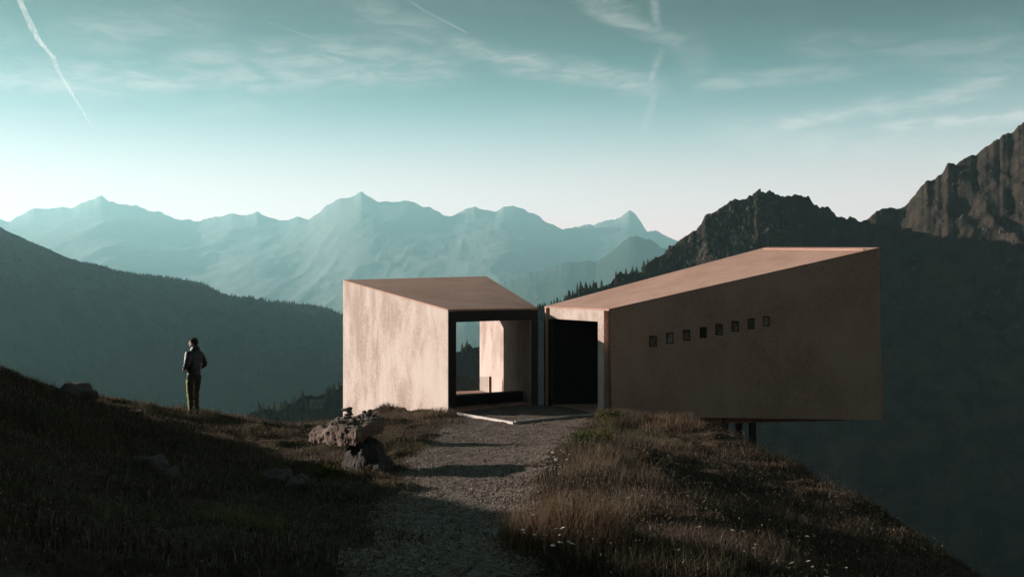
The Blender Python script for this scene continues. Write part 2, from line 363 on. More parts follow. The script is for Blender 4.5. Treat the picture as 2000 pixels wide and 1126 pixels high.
# ------------------------------------------------------------------ mountains: crest lines with a distance, slopes falling to the valley
def mountain(name, crest, front, mat, label, cols=260, rows=90, amp=30, wave=200, crest_amp=0.0, crest_wave=100, hfa=.16, prof=1.15, zb=-352, back=.6, seed=0, gully=2.2, rowpow=1.0, dda=.8, smooth_frac=.03, vert=1.0, crest_fade=7):
    cr = np.array(crest, float)
    px = np.linspace(cr[0, 0], cr[-1, 0], cols)
    cy = np.interp(px, cr[:, 0], cr[:, 1]); cd = np.interp(px, cr[:, 0], cr[:, 2])
    fd = np.interp(px, [f_[0] for f_ in front], [f_[1] for f_ in front])
    cz = CZ - (cy - HY) / F * cd
    cz = cz + crest_amp * (fbm(px * cd / F / crest_wave, 0 * px, 0, 4, seed + 3, 2.1, .62) - .3)
    kw = max(3, int(cols * smooth_frac)); pad = np.pad(cz, kw, mode='edge'); ker = np.hanning(2 * kw + 1); cz_s = np.convolve(pad, ker / ker.sum(), 'valid')
    nb = max(6, rows // 5)
    v = np.concatenate([np.linspace(0, 1, rows) ** rowpow, 1 + np.linspace(0, 1, nb + 1)[1:]])
    Vv, _ = np.meshgrid(v, px, indexing='ij')
    fr = np.minimum(Vv, 1); bk = np.maximum(Vv - 1, 0)
    D = fd[None] + (cd - fd)[None] * fr + cd[None] * back * bk
    cq = cz_s[None] + (cz - cz_s)[None] * fr ** crest_fade          # the teeth of the crest fade out down the slope
    Z = zb + (cq - zb) * fr ** prof
    Z = np.where(Vv > 1, cz[None] + (zb - cz)[None] * (bk ** .8), Z)
    X = ((px - CX) / F)[None] * D
    win = np.sin(np.clip(Vv, 0, 1) * math.pi) ** .6 * np.where(Vv <= 1, 1, 0) * (1 - .55 * fr ** 6)
    rn = ridged(X / wave * gully, D / wave * vert, Z / wave * .5 * vert, 6, seed) * .6 + fbm(X / wave * .6, D / wave * .6, 0, 5, seed + 50) * .5
    hf = fbm(X / wave * 7, D / wave * 7 * vert, Z / wave * 5 * vert, 4, seed + 70)
    Zd = Z + amp * win * (rn - .35) + amp * hfa * hf * win ** .4
    Dd = D + amp * dda * win * fbm(X / wave * 1.7, Z / wave * 1.7, 9, 5, seed + 90)
    V = np.stack([((px - CX) / F)[None] * Dd, Dd, Zd], -1)
    o = np_mesh(name, V.reshape(-1, 3), grid_faces(*D.shape), mat, True)
    tag(o, label, kind='structure')
    return V, v, px
FAR = [(-850, 425), (-500, 440), (-200, 440), (0, 423), (20, 430), (70, 408), (100, 405), (120, 400), (140, 403), (165, 389), (188, 384), (200, 381), (212, 390), (236, 399), (265, 401), (285, 408), (320, 416), (350, 427),
       (400, 430), (430, 424), (455, 415), (470, 420), (485, 421), (503, 417), (530, 424), (545, 429), (565, 425), (580, 421), (592, 425), (604, 429), (622, 414), (645, 396), (668, 387), (695, 382), (707, 378), (718, 385), (738, 393), (765, 391), (778, 394), (798, 391), (822, 402), (842, 401),
       (862, 412), (876, 417), (890, 417), (912, 406), (927, 402), (944, 409), (970, 410), (985, 404), (1004, 401), (1020, 405), (1032, 414), (1048, 423), (1070, 437), (1092, 444), (1110, 443), (1130, 441), (1165, 436), (1190, 430), (1213, 420), (1231, 411), (1242, 420), (1252, 433), (1264, 451), (1281, 450), (1296, 460), (1320, 470),
       (1400, 480), (1600, 470), (1900, 440), (2300, 420), (2720, 430)]
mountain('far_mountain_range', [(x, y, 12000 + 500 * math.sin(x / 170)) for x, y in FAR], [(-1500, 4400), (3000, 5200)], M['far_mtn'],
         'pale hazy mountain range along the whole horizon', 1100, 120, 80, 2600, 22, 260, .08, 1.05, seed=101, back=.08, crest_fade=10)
MID = [(820, 640), (900, 590), (985, 550), (1040, 531), (1075, 521), (1110, 511), (1135, 513), (1150, 507), (1165, 509), (1180, 498), (1200, 488), (1215, 475), (1232, 465), (1246, 460), (1262, 466), (1285, 476), (1300, 485), (1340, 500), (1420, 520), (1550, 540)]
mountain('hazy_foothill_peak', [(x, y, 6800) for x, y in MID], [(820, 3800), (1550, 4200)], M['forest_slope'],
         'blue green hazy peak above the gap between the pavilions', 400, 90, 50, 1100, 10, 110, .10, 1.0, seed=201, back=.15)
LEFT = [(-1600, 250), (-900, 240), (-400, 300), (-150, 380), (0, 441), (30, 458), (60, 474), (85, 482), (130, 503), (160, 512), (200, 521), (240, 530), (272, 537), (330, 544), (360, 546), (400, 556), (430, 570), (445, 576), (480, 580), (520, 585), (560, 591), (600, 596), (630, 599), (655, 608), (672, 617), (720, 640), (800, 690), (900, 760)]
LV, Lv, Lpx = mountain('forested_ridge', [(x, y, 2300 - .3 * (x - 300)) for x, y in LEFT], [(-1600, 300), (0, 320), (900, 420)], M['forest_slope'],
         'dark teal forested ridge on the left across the valley', 420, 110, 60, 420, 2.5, 60, .16, .75, seed=301, back=.25)
RIGHT = [(380, 850, 400), (440, 832, 415), (490, 812, 430), (540, 792, 450), (575, 778, 460), (600, 772, 468), (640, 763, 480), (668, 757, 490), (720, 745, 515), (800, 722, 560), (860, 703, 590), (896, 690, 600), (934, 668, 620),
         (1000, 628, 665), (1060, 604, 700), (1100, 582, 730), (1130, 566, 745), (1180, 546, 770), (1225, 533, 790), (1252, 524, 800), (1268, 513, 805), (1290, 495, 812), (1310, 480, 818), (1330, 463, 822), (1350, 452, 826),
         (1368, 440, 830), (1376, 420, 832), (1400, 407, 836), (1424, 394, 840), (1436, 391, 842), (1458, 394, 845), (1464, 380, 846), (1480, 373, 848), (1496, 375, 850), (1503, 369, 851), (1513, 373, 852), (1530, 375, 855), (1556, 377, 860), (1567, 384, 864), (1578, 386, 866), (1600, 398, 875), (1625, 412, 890),
         (1642, 422, 905), (1660, 420, 915), (1700, 421, 925), (1712, 410, 928), (1725, 403, 930), (1745, 398, 932), (1760, 400, 934), (1785, 383, 937), (1808, 360, 940), (1830, 345, 942), (1846, 331, 944), (1850, 321, 945), (1862, 318, 946), (1880, 311, 950), (1920, 292, 956), (1955, 272, 962), (1980, 258, 966), (2000, 238, 970), (2080, 190, 985), (2250, 120, 1000), (2600, 60, 1020), (3200, 80, 1050)]
KR = .74
RV, Rv, Rpx = mountain('rocky_mountainside', [(x, y, d * KR) for x, y, d in RIGHT], [(380, 180), (600, 210), (1000, 290), (1300, 290), (1640, 250), (2000, 220), (3200, 260)], M['near_mtn'],
         'dark rocky mountainside rising behind the right pavilion', 1000, 220, 24, 150, 2.0, 14, .24, .85, seed=405, dda=.35, back=.25)

# forest on the far left ridge: thousands of tiny firs, one mass
def conifer(rng, tiers=6, seg=7, h=1.0, r=.2):
    V, Fc = [], []
    for t in range(tiers):
        f0 = t / tiers; z0 = .10 + .86 * f0; z1 = min(1.0, z0 + 1.55 * .9 / tiers); rr = r * (1 - f0) ** .85 + .012
        b0 = len(V)
        for k in range(seg * 2):
            an = 2 * math.pi * (k / (seg * 2)) + rng.uniform(-.12, .12) + t
            q = rr * (rng.uniform(.8, 1.25) if k % 2 == 0 else rng.uniform(.45, .65))
            V.append((q * math.cos(an) * h, q * math.sin(an) * h, (z0 - (.03 if k % 2 == 0 else 0) + rng.uniform(-.015, .015)) * h))
        V.append((0, 0, z1 * h)); ap = len(V) - 1
        for k in range(seg * 2): Fc.append((b0 + k, b0 + (k + 1) % (seg * 2), ap))
        Fc.append(tuple(b0 + k for k in range(seg * 2))[::-1])
    return V, Fc
def trunk_geo(h, r=.022, seg=6):
    V = [(r * h * math.cos(2 * math.pi * k / seg), r * h * math.sin(2 * math.pi * k / seg), -.05 * h) for k in range(seg)]
    V += [(r * .35 * h * math.cos(2 * math.pi * k / seg), r * .35 * h * math.sin(2 * math.pi * k / seg), .75 * h) for k in range(seg)]
    return V, [(k, (k + 1) % seg, seg + (k + 1) % seg, seg + k) for k in range(seg)] + [tuple(range(seg, 2 * seg))]
M['needles'] = simple('conifer_needles', (.040, .046, .026), .9, .45, .6)
M['larch'] = simple('larch_needles', (.075, .056, .028), .9, .4, .6)
M['bark'] = simple('bark', (.06, .045, .035), .95, .3, 3)
def scatter_on(V, vrow, rows_lo, rows_hi, c0, c1, n, rng, powr=1.0):
    "random points on the front face of a mountain grid"
    nr = int(np.searchsorted(vrow, 1.0)); out = []
    for _ in range(n):
        ri = nr * (rows_lo + (rows_hi - rows_lo) * (1 - rng.random() ** powr)); ci = rng.uniform(c0, c1)
        i, j = min(int(ri), nr - 1), int(ci); i2, j2 = i + 1, min(j + 1, V.shape[1] - 1)
        fi, fj = ri - int(ri), ci - int(ci)
        i2 = min(i2, nr)
        out.append((V[i, j] * (1 - fi) + V[i2, j] * fi) * (1 - fj) + (V[i, j2] * (1 - fi) + V[i2, j2] * fi) * fj)
    return out
rng = random.Random(5)
cv, cf = [], []
def cone5(p, h, r):
    b0 = len(cv); a0 = rng.random() * 6
    for k in range(4): cv.append((p[0] + r * math.cos(a0 + k * 1.571), p[1] + r * math.sin(a0 + k * 1.571), p[2] - .1 * h))
    cv.append((p[0], p[1], p[2] + h))
    for k in range(4): cf.append((b0 + k, b0 + (k + 1) % 4, b0 + 4))
jl = [int(np.searchsorted(Lpx, x)) for x in (140, 690)]
for p in scatter_on(LV, Lv, .97, 1.0, jl[0], jl[1], 1100, rng, 1.0):
    h = rng.uniform(4.5, 10) * (.6 + .4 * min(1, (p[0] + 1000) / 400)); cone5(p, max(3, h), h * .26)
for p in scatter_on(LV, Lv, .35, .985, int(np.searchsorted(Lpx, -100)), jl[1], 1800, rng, 1.0):
    h = rng.uniform(5, 10); cone5(p, h, h * .27)
tag(np_mesh('far_forest', cv, cf, M['needles'], False), 'far off wood of tiny firs covering the left ridge', kind='stuff')

# conifers on the spur: individuals
proto = []
for i in range(6):
    V1, F1 = conifer(rng, rng.choice((5, 6, 7)), 6, 1.0, rng.uniform(.17, .25)); V2, F2 = trunk_geo(1.0)
    me = bpy.data.meshes.new('conifer'); me.from_pydata(V1 + V2, [], F1 + [tuple(len(V1) + q for q in f_) for f_ in F2]); me.update()
    me.materials.append(M['needles'] if i < 4 else M['larch']); me.materials.append(M['bark'])
    me.polygons.foreach_set('material_index', [0] * len(F1) + [1] * len(F2)); proto.append(me)
    mc = bpy.data.meshes.new('crown'); mc.from_pydata(V1, [], F1); mc.update(); mc.materials.append(M['needles'] if i < 4 else M['larch'])
    mt = bpy.data.meshes.new('trunk'); mt.from_pydata(V2, [], F2); mt.update(); mt.materials.append(M['bark'])
    proto[i] = (me, mc, mt)
def jr(x): return float(np.searchsorted(Rpx, x))
def far_tree(p, h, i, label, group):
    o = bpy.data.objects.new('conifer_tree', proto[i][0]); COL.objects.link(o); o.location = Vector(p) - Vector((0, 0, .25)); o.scale = (h * rng.uniform(.85, 1.25), h * rng.uniform(.85, 1.25), h)
    o.rotation_euler = (0, 0, rng.random() * 6); tag(o, label, 'tree', group)
for p in scatter_on(RV, Rv, .985, 1.0, jr(1000), jr(1268), 90, rng) + scatter_on(RV, Rv, .955, .99, jr(1010), jr(1300), 65, rng):
    far_tree(p, KR * rng.uniform(4.5, 8.5), rng.randrange(6), 'dark conifer on the forested spur between the two pavilion roofs', 'conifers on the spur')
for p in scatter_on(RV, Rv, .86, 1.0, jr(880), jr(945), 28, rng):
    far_tree(p, KR * rng.uniform(4.5, 7.5), rng.randrange(5), 'dark conifer seen through the open left pavilion', 'conifers seen through the opening')
cv, cf = [], []
for p in scatter_on(RV, Rv, .80, .995, jr(1285), jr(1480), 260, rng): cone5(p, rng.uniform(.7, 1.9), rng.uniform(.5, .9))
for p in scatter_on(RV, Rv, .55, .9, jr(950), jr(1500), 900, rng): h = rng.uniform(2.2, 4.4); cone5(p, h, h * .24)
tag(np_mesh('mountain_scrub', cv, cf, M['needles'], False), 'dark dwarf pines and scrub scattered over the mountainside', kind='stuff')
# rock outcrops on the mountainside
ov, of_ = [], []
def lump(p, r):
    b0 = len(ov); q = [(1, 0, 0), (.3, 1, 0), (-.8, .6, 0), (-.7, -.7, 0), (.4, -1, 0)]
    for x, y, z in q: ov.append((p[0] + x * r * rng.uniform(.6, 1.3), p[1] + y * r * rng.uniform(.6, 1.3), p[2] - .5 * r))
    for x, y, z in q: ov.append((p[0] + x * r * rng.uniform(.3, .8), p[1] + y * r * rng.uniform(.3, .8), p[2] + r * rng.uniform(.3, 1.1)))
    for k in range(5): of_.append((b0 + k, b0 + (k + 1) % 5, b0 + 5 + (k + 1) % 5)); of_.append((b0 + k, b0 + 5 + (k + 1) % 5, b0 + 5 + k))
    for k in range(3): of_.append((b0 + 5, b0 + 6 + k, b0 + 7 + k))
for p in scatter_on(RV, Rv, .84, 1.0, jr(1280), jr(1560), 500, rng) + scatter_on(RV, Rv, .72, 1.0, jr(1560), jr(2100), 420, rng) + scatter_on(RV, Rv, .3, .8, jr(1560), jr(2100), 60, rng):
    if vnoise(p[0] / 30, p[1] / 30, p[2] / 30, 77) > -.05: lump(p, rng.uniform(.4, 1.6) ** 1.2)
M['crag'] = simple('crag_rock', (.052, .045, .039), .95, .35, .4)
tag(np_mesh('rock_outcrops', ov, of_, M['crag'], False), 'grey crags and boulders strewn over the mountainside', kind='stuff')
kn = []
for p in scatter_on(RV, Rv, .985, 1.0, jr(488), jr(600), 30, rng) + scatter_on(RV, Rv, .955, .985, jr(486), jr(600), 44, rng) + scatter_on(RV, Rv, .950, .965, jr(600), jr(672), 22, rng) + scatter_on(RV, Rv, .985, 1.0, jr(634), jr(668), 9, rng):
    h = KR * rng.uniform(3.6, 6.8); i = rng.randrange(6)
    ppx = CX + F * p[0] / p[1]; ppy = HY - F * (p[2] - CZ) / p[1]
    if 592 < ppx < 634 and ppy < 786: continue
    t = empty('conifer_tree', Vector(p) - Vector((0, 0, .25))); tag(t, 'dark conifer on the low knoll left of the pavilion', 'tree', 'conifers on the knoll')
    rz = rng.random() * 6
    for nm, me in (('crown', proto[i][1]), ('trunk', proto[i][2])):
        o = bpy.data.objects.new(nm, me); COL.objects.link(o); o.parent = t; o.scale = (h, h, h); o.rotation_euler = (0, 0, rz)

# ------------------------------------------------------------------ the two pavilions
def hexa(name, top, bot, mat, parent, uv=None):
    "solid between a top ring and a bottom ring of points (same order, counter-clockwise seen from above)"
    n_ = len(top); V = list(bot) + list(top)
    Fc = [tuple(range(n_))[::-1], tuple(range(n_, 2 * n_))] + [(k, (k + 1) % n_, n_ + (k + 1) % n_, n_ + k) for k in range(n_)]
    return mesh_obj(name, V, Fc, mat, parent)
def inset_pt(p, d): return Vector((p.x + d.x, p.y + d.y, p.z))
def nrm2(v): v = Vector((v.x, v.y, 0)); return v.normalized()
def wall(name, a_t, b_t, a_z, b_z, inward, th, mat, parent, drop=.0, za=None):
    i_ = inward * th; dn = Vector((0, 0, -drop))
    at, bt = a_t + dn, b_t + dn
    return hexa(name, [at, bt, inset_pt(bt, i_), inset_pt(at, i_)],
                [Vector((at.x, at.y, a_z)), Vector((bt.x, bt.y, b_z)), inset_pt(Vector((bt.x, bt.y, b_z)), i_), inset_pt(Vector((at.x, at.y, a_z)), i_)], mat, parent)
def lerp(a_, b_, t): return a_ + (b_ - a_) * t
def bil(c, u, v): return lerp(lerp(c[0], c[1], u), lerp(c[3], c[2], u), v)
def slab(name, c, z_off, th, mat, parent, nu=8, nv=8, grow=0.0):
    "roof slab on a (possibly twisted) quad of four corners"
    cc = sum(c, Vector()) / 4
    if grow: c = [p + nrm2(p - cc) * grow for p in c]
    V = []
    for k in (0, 1):
        for j in range(nv + 1):
            for i in range(nu + 1): V.append(bil(c, i / nu, j / nv) + Vector((0, 0, z_off - (th if k else 0))))
    N = (nu + 1) * (nv + 1); id_ = lambda i, j, k: k * N + j * (nu + 1) + i
    Fc = []
    for j in range(nv):
        for i in range(nu):
            Fc.append((id_(i, j, 0), id_(i + 1, j, 0), id_(i + 1, j + 1, 0), id_(i, j + 1, 0)))
            Fc.append((id_(i, j + 1, 1), id_(i + 1, j + 1, 1), id_(i + 1, j, 1), id_(i, j, 1)))
    for i in range(nu):
        Fc.append((id_(i, 0, 1), id_(i + 1, 0, 1), id_(i + 1, 0, 0), id_(i, 0, 0))); Fc.append((id_(i, nv, 0), id_(i + 1, nv, 0), id_(i + 1, nv, 1), id_(i, nv, 1)))
    for j in range(nv):
        Fc.append((id_(0, j, 0), id_(0, j + 1, 0), id_(0, j + 1, 1), id_(0, j, 1))); Fc.append((id_(nu, j, 1), id_(nu, j + 1, 1), id_(nu, j + 1, 0), id_(nu, j, 0)))
    return mesh_obj(name, V, Fc, mat, parent)
TH = .27
# left pavilion: a tube, open in front and behind, widening and rising to the back
lp = empty('concrete_pavilion', P(960, 808, 32)); lp.location.z = -.05
tag(lp, 'smaller concrete pavilion with sunlit left wall and open dark front', 'pavilion')
A = P(875, 604, 28); Bq = P(1050, 601, 31); Cq = P(670, 546, 36.8); Dq = P(950, 539, 39.5)
RS = .05     # roof skin
outl = -nrm2(Vector((-(Cq - A).y, (Cq - A).x, 0)))        # inward from the left wall
if outl.dot(Bq - A) < 0: outl = -outl
inr = nrm2(Vector((-(Dq - Bq).y, (Dq - Bq).x, 0)))
if inr.dot(A - Bq) < 0: inr = -inr
fdir = nrm2(Bq - A); dnv = Vector((0, 0, -RS))
iA = A + fdir * (TH / fdir.dot(outl)); iB = Bq - fdir * (TH / (-fdir.dot(inr))); iC = inset_pt(Cq, outl * TH); iD = inset_pt(Dq, inr * TH)
def lowz(p, z): return Vector((p.x, p.y, z))
hexa('side_wall', [A + dnv, lowz(iA, A.z - RS), lowz(iC, Cq.z - RS), Cq + dnv], [lowz(A, -.6), lowz(iA, -.6), lowz(iC, -3.2), lowz(Cq, -3.2)], M['concrete'], lp)
hexa('side_wall', [lowz(iB, Bq.z - RS), Bq + dnv, Dq + dnv, lowz(iD, Dq.z - RS)], [lowz(iB, -.6), lowz(Bq, -.6), lowz(Dq, -3.0), lowz(iD, -3.0)], M['concrete'], lp)
iA = iA + outl * .002; iC = iC + outl * .002; iB = iB + inr * .002; iD = iD + inr * .002
slab('roof', [A, Bq, Dq, Cq], 0, RS, M['concrete_roof'], lp, grow=.012)
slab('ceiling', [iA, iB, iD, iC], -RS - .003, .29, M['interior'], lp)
# near-black portal plates on the front edge of the tube
fo = Vector(((Bq - A).y, -(Bq - A).x, 0)).normalized() * .02; fd = nrm2(Bq - A)
def portal(name, p, q_, t0, t1, b0_, b1_):
    hexa(name, [p + fo + Vector((0, 0, -t0)), q_ + fo + Vector((0, 0, -t1)), q_ - fo * .1 + Vector((0, 0, -t1)), p - fo * .1 + Vector((0, 0, -t0))],
         [Vector(((p + fo).x, (p + fo).y, b0_)), Vector(((q_ + fo).x, (q_ + fo).y, b1_)), Vector(((q_ - fo * .1).x, (q_ - fo * .1).y, b1_)), Vector(((p - fo * .1).x, (p - fo * .1).y, b0_))], M['portal'], lp)
JW = .31
portal('portal_jamb', A + fd * .004, A + fd * JW, RS + .01, RS + .01, -.3, -.3)
portal('portal_jamb', Bq - fd * .30, Bq - fd * .004, RS + .01, RS + .01, -.3, -.3)
portal('portal_lintel', A + fd * (JW + .001), Bq - fd * .301, RS + .01, RS + .01, (A.z - .36), (Bq.z - .36))
slab('floor_slab', [Vector((iA.x, iA.y, .06)), Vector((iB.x, iB.y, .06)), Vector((iD.x, iD.y, -.28)), Vector((iC.x, iC.y, -.28))], 0, .9, M['concrete_dark'], lp)
# low bench across the room
def on_l(u, v, z): q = bil([iA, iB, iD, iC], u, v); return Vector((q.x, q.y, z))
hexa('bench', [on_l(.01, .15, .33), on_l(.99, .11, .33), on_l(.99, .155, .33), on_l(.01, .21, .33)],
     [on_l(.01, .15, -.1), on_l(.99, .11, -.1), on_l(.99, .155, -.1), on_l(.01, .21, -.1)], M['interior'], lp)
# glass balustrade in the rear opening
gl = empty('glass_balustrade', P(930, 770, 35)); tag(gl, 'clear glass balustrade with pale post inside the left pavilion', 'balustrade')
gp0, gp1 = P(800, 735, 35.2), P(953, 735, 35.2); zt, zb_ = gp1.z, -.24
hexa('glass_panel', [Vector((gp0.x, gp0.y, zt)), Vector((gp1.x, gp1.y, zt)), Vector((gp1.x, gp1.y + .02, zt)), Vector((gp0.x, gp0.y + .02, zt))],
     [Vector((gp0.x, gp0.y, zb_)), Vector((gp1.x, gp1.y, zb_)), Vector((gp1.x, gp1.y + .02, zb_)), Vector((gp0.x, gp0.y + .02, zb_))], M['glass'], gl)
q = P(957.5, 735, 35.15)
hexa('post', [Vector((q.x + sx * .045, q.y + sy * .03, zt + .01)) for sx, sy in ((-1, -1), (1, -1), (1, 1), (-1, 1))],
     [Vector((q.x + sx * .045, q.y + sy * .03, zb_)) for sx, sy in ((-1, -1), (1, -1), (1, 1), (-1, 1))], M['kerb'], gl)

# right pavilion: long wedge reaching out over the slope
rp = empty('concrete_pavilion', Vector((5.5, 28, 0))); tag(rp, 'larger wedge shaped concrete pavilion cantilevered over the slope, row of small windows', 'pavilion')
A2 = P(1190, 603, 27); B2 = P(1717, 483, 26); D2 = P(1064, 598, 30.5); C2 = P(1495, 482.5, 31.2)
Ab, Bb = P(1195, 812, 27), P(1724, 820, 26)
inf = nrm2(Vector((-(B2 - A2).y, (B2 - A2).x, 0)))
if inf.y < 0: inf = -inf
ind = nrm2(Vector((-(A2 - D2).y, (A2 - D2).x, 0)))
if ind.x < 0: ind = -ind
dn = Vector((0, 0, -RS))
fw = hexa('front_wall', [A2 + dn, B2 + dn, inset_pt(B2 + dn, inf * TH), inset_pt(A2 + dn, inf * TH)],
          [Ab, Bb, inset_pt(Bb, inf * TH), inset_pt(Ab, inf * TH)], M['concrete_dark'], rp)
Db, Cb = Vector((D2.x, D2.y, -.3)), Vector((C2.x, C2.y, .0))
inb = nrm2(Vector((-(C2 - D2).y, (C2 - D2).x, 0)))
if inb.y > 0: inb = -inb
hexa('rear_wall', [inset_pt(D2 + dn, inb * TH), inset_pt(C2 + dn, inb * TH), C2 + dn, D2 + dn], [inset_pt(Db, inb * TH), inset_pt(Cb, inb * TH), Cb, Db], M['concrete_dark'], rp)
ine = nrm2(Vector((-(C2 - B2).y, (C2 - B2).x, 0)))
if ine.x > 0: ine = -ine
e0, e1 = lerp(B2, C2, .055), lerp(B2, C2, .945); f0, f1 = Vector((e0.x, e0.y, Bb.z)), Vector((e1.x, e1.y, .0))
hexa('end_wall', [inset_pt(e0 + dn, ine * .02), inset_pt(e1 + dn, ine * .02), inset_pt(e1 + dn, ine * TH), inset_pt(e0 + dn, ine * TH)],
     [inset_pt(f0, ine * .02), inset_pt(f1, ine * .02), inset_pt(f1, ine * TH), inset_pt(f0, ine * TH)], M['concrete_dark'], rp)
slab('roof', [A2, B2, C2, D2], 0, RS, M['concrete_roof'], rp, grow=.012)
# entrance face A2-D2: jamb and lintel
t0, t1 = .075, .16
a0 = lerp(A2, D2, t0); j1 = lerp(A2, D2, t1); d0 = lerp(A2, D2, .93)
def low(p, z): return Vector((p.x, p.y, z))
pa, pb_, pd = inset_pt(a0, ind * .0), inset_pt(j1, ind * .0), inset_pt(d0, ind * .0)
hexa('door_jamb', [pb_ + dn, pa + dn, inset_pt(pa + dn, ind * TH), inset_pt(pb_ + dn, ind * TH)], [low(pb_, -.1), low(pa, -.1), inset_pt(low(pa, -.1), ind * TH), inset_pt(low(pb_, -.1), ind * TH)], M['concrete'], rp)
ld = Vector((0, 0, -.36))
pb2 = lerp(A2, D2, t1 + .002)
hexa('lintel', [pd + dn, pb2 + dn, inset_pt(pb2 + dn, ind * TH), inset_pt(pd + dn, ind * TH)], [pd + ld, pb2 + ld, inset_pt(pb2 + ld, ind * TH), inset_pt(pd + ld, ind * TH)], M['concrete'], rp)
# near-black strip added on the doorway's far jamb, standing in for its shade
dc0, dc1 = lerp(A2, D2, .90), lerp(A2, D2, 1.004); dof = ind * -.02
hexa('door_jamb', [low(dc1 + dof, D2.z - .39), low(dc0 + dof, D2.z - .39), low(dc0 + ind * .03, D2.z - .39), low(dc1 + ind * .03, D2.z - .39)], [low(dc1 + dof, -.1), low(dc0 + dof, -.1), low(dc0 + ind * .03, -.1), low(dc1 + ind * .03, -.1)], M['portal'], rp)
# interior: floor, dark inner partition
def on_r(u, v, z): q = bil([A2, B2, C2, D2], u, v); return Vector((q.x, q.y, z))
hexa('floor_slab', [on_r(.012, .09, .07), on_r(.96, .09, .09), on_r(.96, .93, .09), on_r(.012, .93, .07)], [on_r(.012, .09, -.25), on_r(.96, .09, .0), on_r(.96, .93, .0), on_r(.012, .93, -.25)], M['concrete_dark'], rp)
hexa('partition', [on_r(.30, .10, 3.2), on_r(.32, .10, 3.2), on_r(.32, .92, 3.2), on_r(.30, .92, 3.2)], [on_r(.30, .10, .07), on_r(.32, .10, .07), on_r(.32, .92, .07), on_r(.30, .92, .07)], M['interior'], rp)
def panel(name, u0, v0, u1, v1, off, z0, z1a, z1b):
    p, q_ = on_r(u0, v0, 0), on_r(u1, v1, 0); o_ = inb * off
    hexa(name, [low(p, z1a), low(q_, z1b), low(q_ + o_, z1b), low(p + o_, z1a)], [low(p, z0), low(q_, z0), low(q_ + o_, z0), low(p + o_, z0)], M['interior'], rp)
panel('dark_panel', .012, .915, .30, .915, .03, .08, 2.85, 3.2)  # thin near-black sheet over the rear wall's inner face
# eight small windows let into the front wall
WIN = [(1275.5, 666, 15, 22, 'pane'), (1308.5, 660, 14, 22, 'pane_pale'), (1341, 654, 14, 22, 'pane'), (1373.5, 649, 14, 22, 'pane_dark'), (1404.5, 643, 14, 22, 'pane'), (1436, 637, 14, 21, 'pane'), (1467, 632, 13, 21, 'pane'), (1497, 627, 13, 20, 'pane_pale')]
wn = (B2 - A2).cross(Ab - A2).normalized()
def on_wall(px, py):
    d = Vector(((px - CX) / F, 1, (HY - py) / F)); o = Vector((0, 0, CZ)); t = (A2 - o).dot(wn) / d.dot(wn); return o + d * t
wu = (Bb - Ab); wu = Vector((wu.x, wu.y, 0)).normalized(); wi = inf
cut_v, cut_f = [], []
for px, py, ww, hh, mt in WIN:
    c_ = on_wall(px, py); hw_, hh_ = ww / 2 * 26.6 / F, hh / 2 * 26.6 / F
    def box(name, u0, u1, z0, z1, d0_, d1_, mat, parent):
        pts = [c_ + wu * u + Vector((0, 0, z)) + wi * d for z in (z0, z1) for (u, d) in ((u0, d0_), (u1, d0_), (u1, d1_), (u0, d1_))]
        return mesh_obj(name, pts, [(3, 2, 1, 0), (4, 5, 6, 7), (0, 1, 5, 4), (1, 2, 6, 5), (2, 3, 7, 6), (3, 0, 4, 7)], mat, parent)
    k0 = len(cut_v)
    cut_v += [c_ + wu * u + Vector((0, 0, z)) + wi * d for z in (-hh_, hh_) for (u, d) in ((-hw_, -.2), (hw_, -.2), (hw_, TH + .2), (-hw_, TH + .2))]
    cut_f += [tuple(k0 + q_ for q_ in f_) for f_ in ((3, 2, 1, 0), (4, 5, 6, 7), (0, 1, 5, 4), (1, 2, 6, 5), (2, 3, 7, 6), (3, 0, 4, 7))]
    wn_o = box('window', -hw_ + .004, hw_ - .004, -hh_ + .004, hh_ - .004, .06, .085, M[mt], rp)
    fwid = .026
    for (u0, u1, z0, z1) in ((-hw_ + .003, -hw_ + fwid, -hh_ + .003, hh_ - .003), (hw_ - fwid, hw_ - .003, -hh_ + .003, hh_ - .003), (-hw_ + fwid, hw_ - fwid, hh_ - fwid, hh_ - .003), (-hw_ + fwid, hw_ - fwid, -hh_ + .003, -hh_ + fwid)):
        fo = box('frame', u0, u1, z0, z1, -.008, .058, M['frame'], rp); fo.parent = wn_o; fo.location = (0, 0, 0)
cut = mesh_obj('cutter', cut_v, cut_f)
bm_ = fw.modifiers.new('cut', 'BOOLEAN'); bm_.object = cut; bm_.operation = 'DIFFERENCE'; bm_.solver = 'EXACT'
cut.location = (0, 0, 0); bpy.context.view_layer.update()
me_new = bpy.data.meshes.new_from_object(fw.evaluated_get(bpy.context.evaluated_depsgraph_get()))
fw.modifiers.clear(); fw.data = me_new; bpy.data.objects.remove(cut, do_unlink=True)
# posts and foundation under the cantilever
def box_at(name, x0, x1, y0, y1, z0, z1, mat, parent=None):
    V = [(x, y, z) for z in (z0, z1) for (x, y) in ((x0, y0), (x1, y0), (x1, y1), (x0, y1))]
    return mesh_obj(name, V, [(3, 2, 1, 0), (4, 5, 6, 7), (0, 1, 5, 4), (1, 2, 6, 5), (2, 3, 7, 6), (3, 0, 4, 7)], mat, parent)
for px, Y in ((1416, 27.0), (1443, 28.6), (1470, 27.0)):
    q = P(px, 820, Y); box_at('support_post', q.x - .08, q.x + .08, Y - .08, Y + .08, gz(q.x, Y) - .3, .06, M['steel'], rp)
q0, q1 = P(1330, 820, 29), P(1408, 820, 29)
box_at('foundation', q0.x - 1.4, q1.x, 28.9, 30.2, min(gz(q1.x, 29), gz(q0.x, 29)) - .6, -.01, M['concrete_dark'], rp)

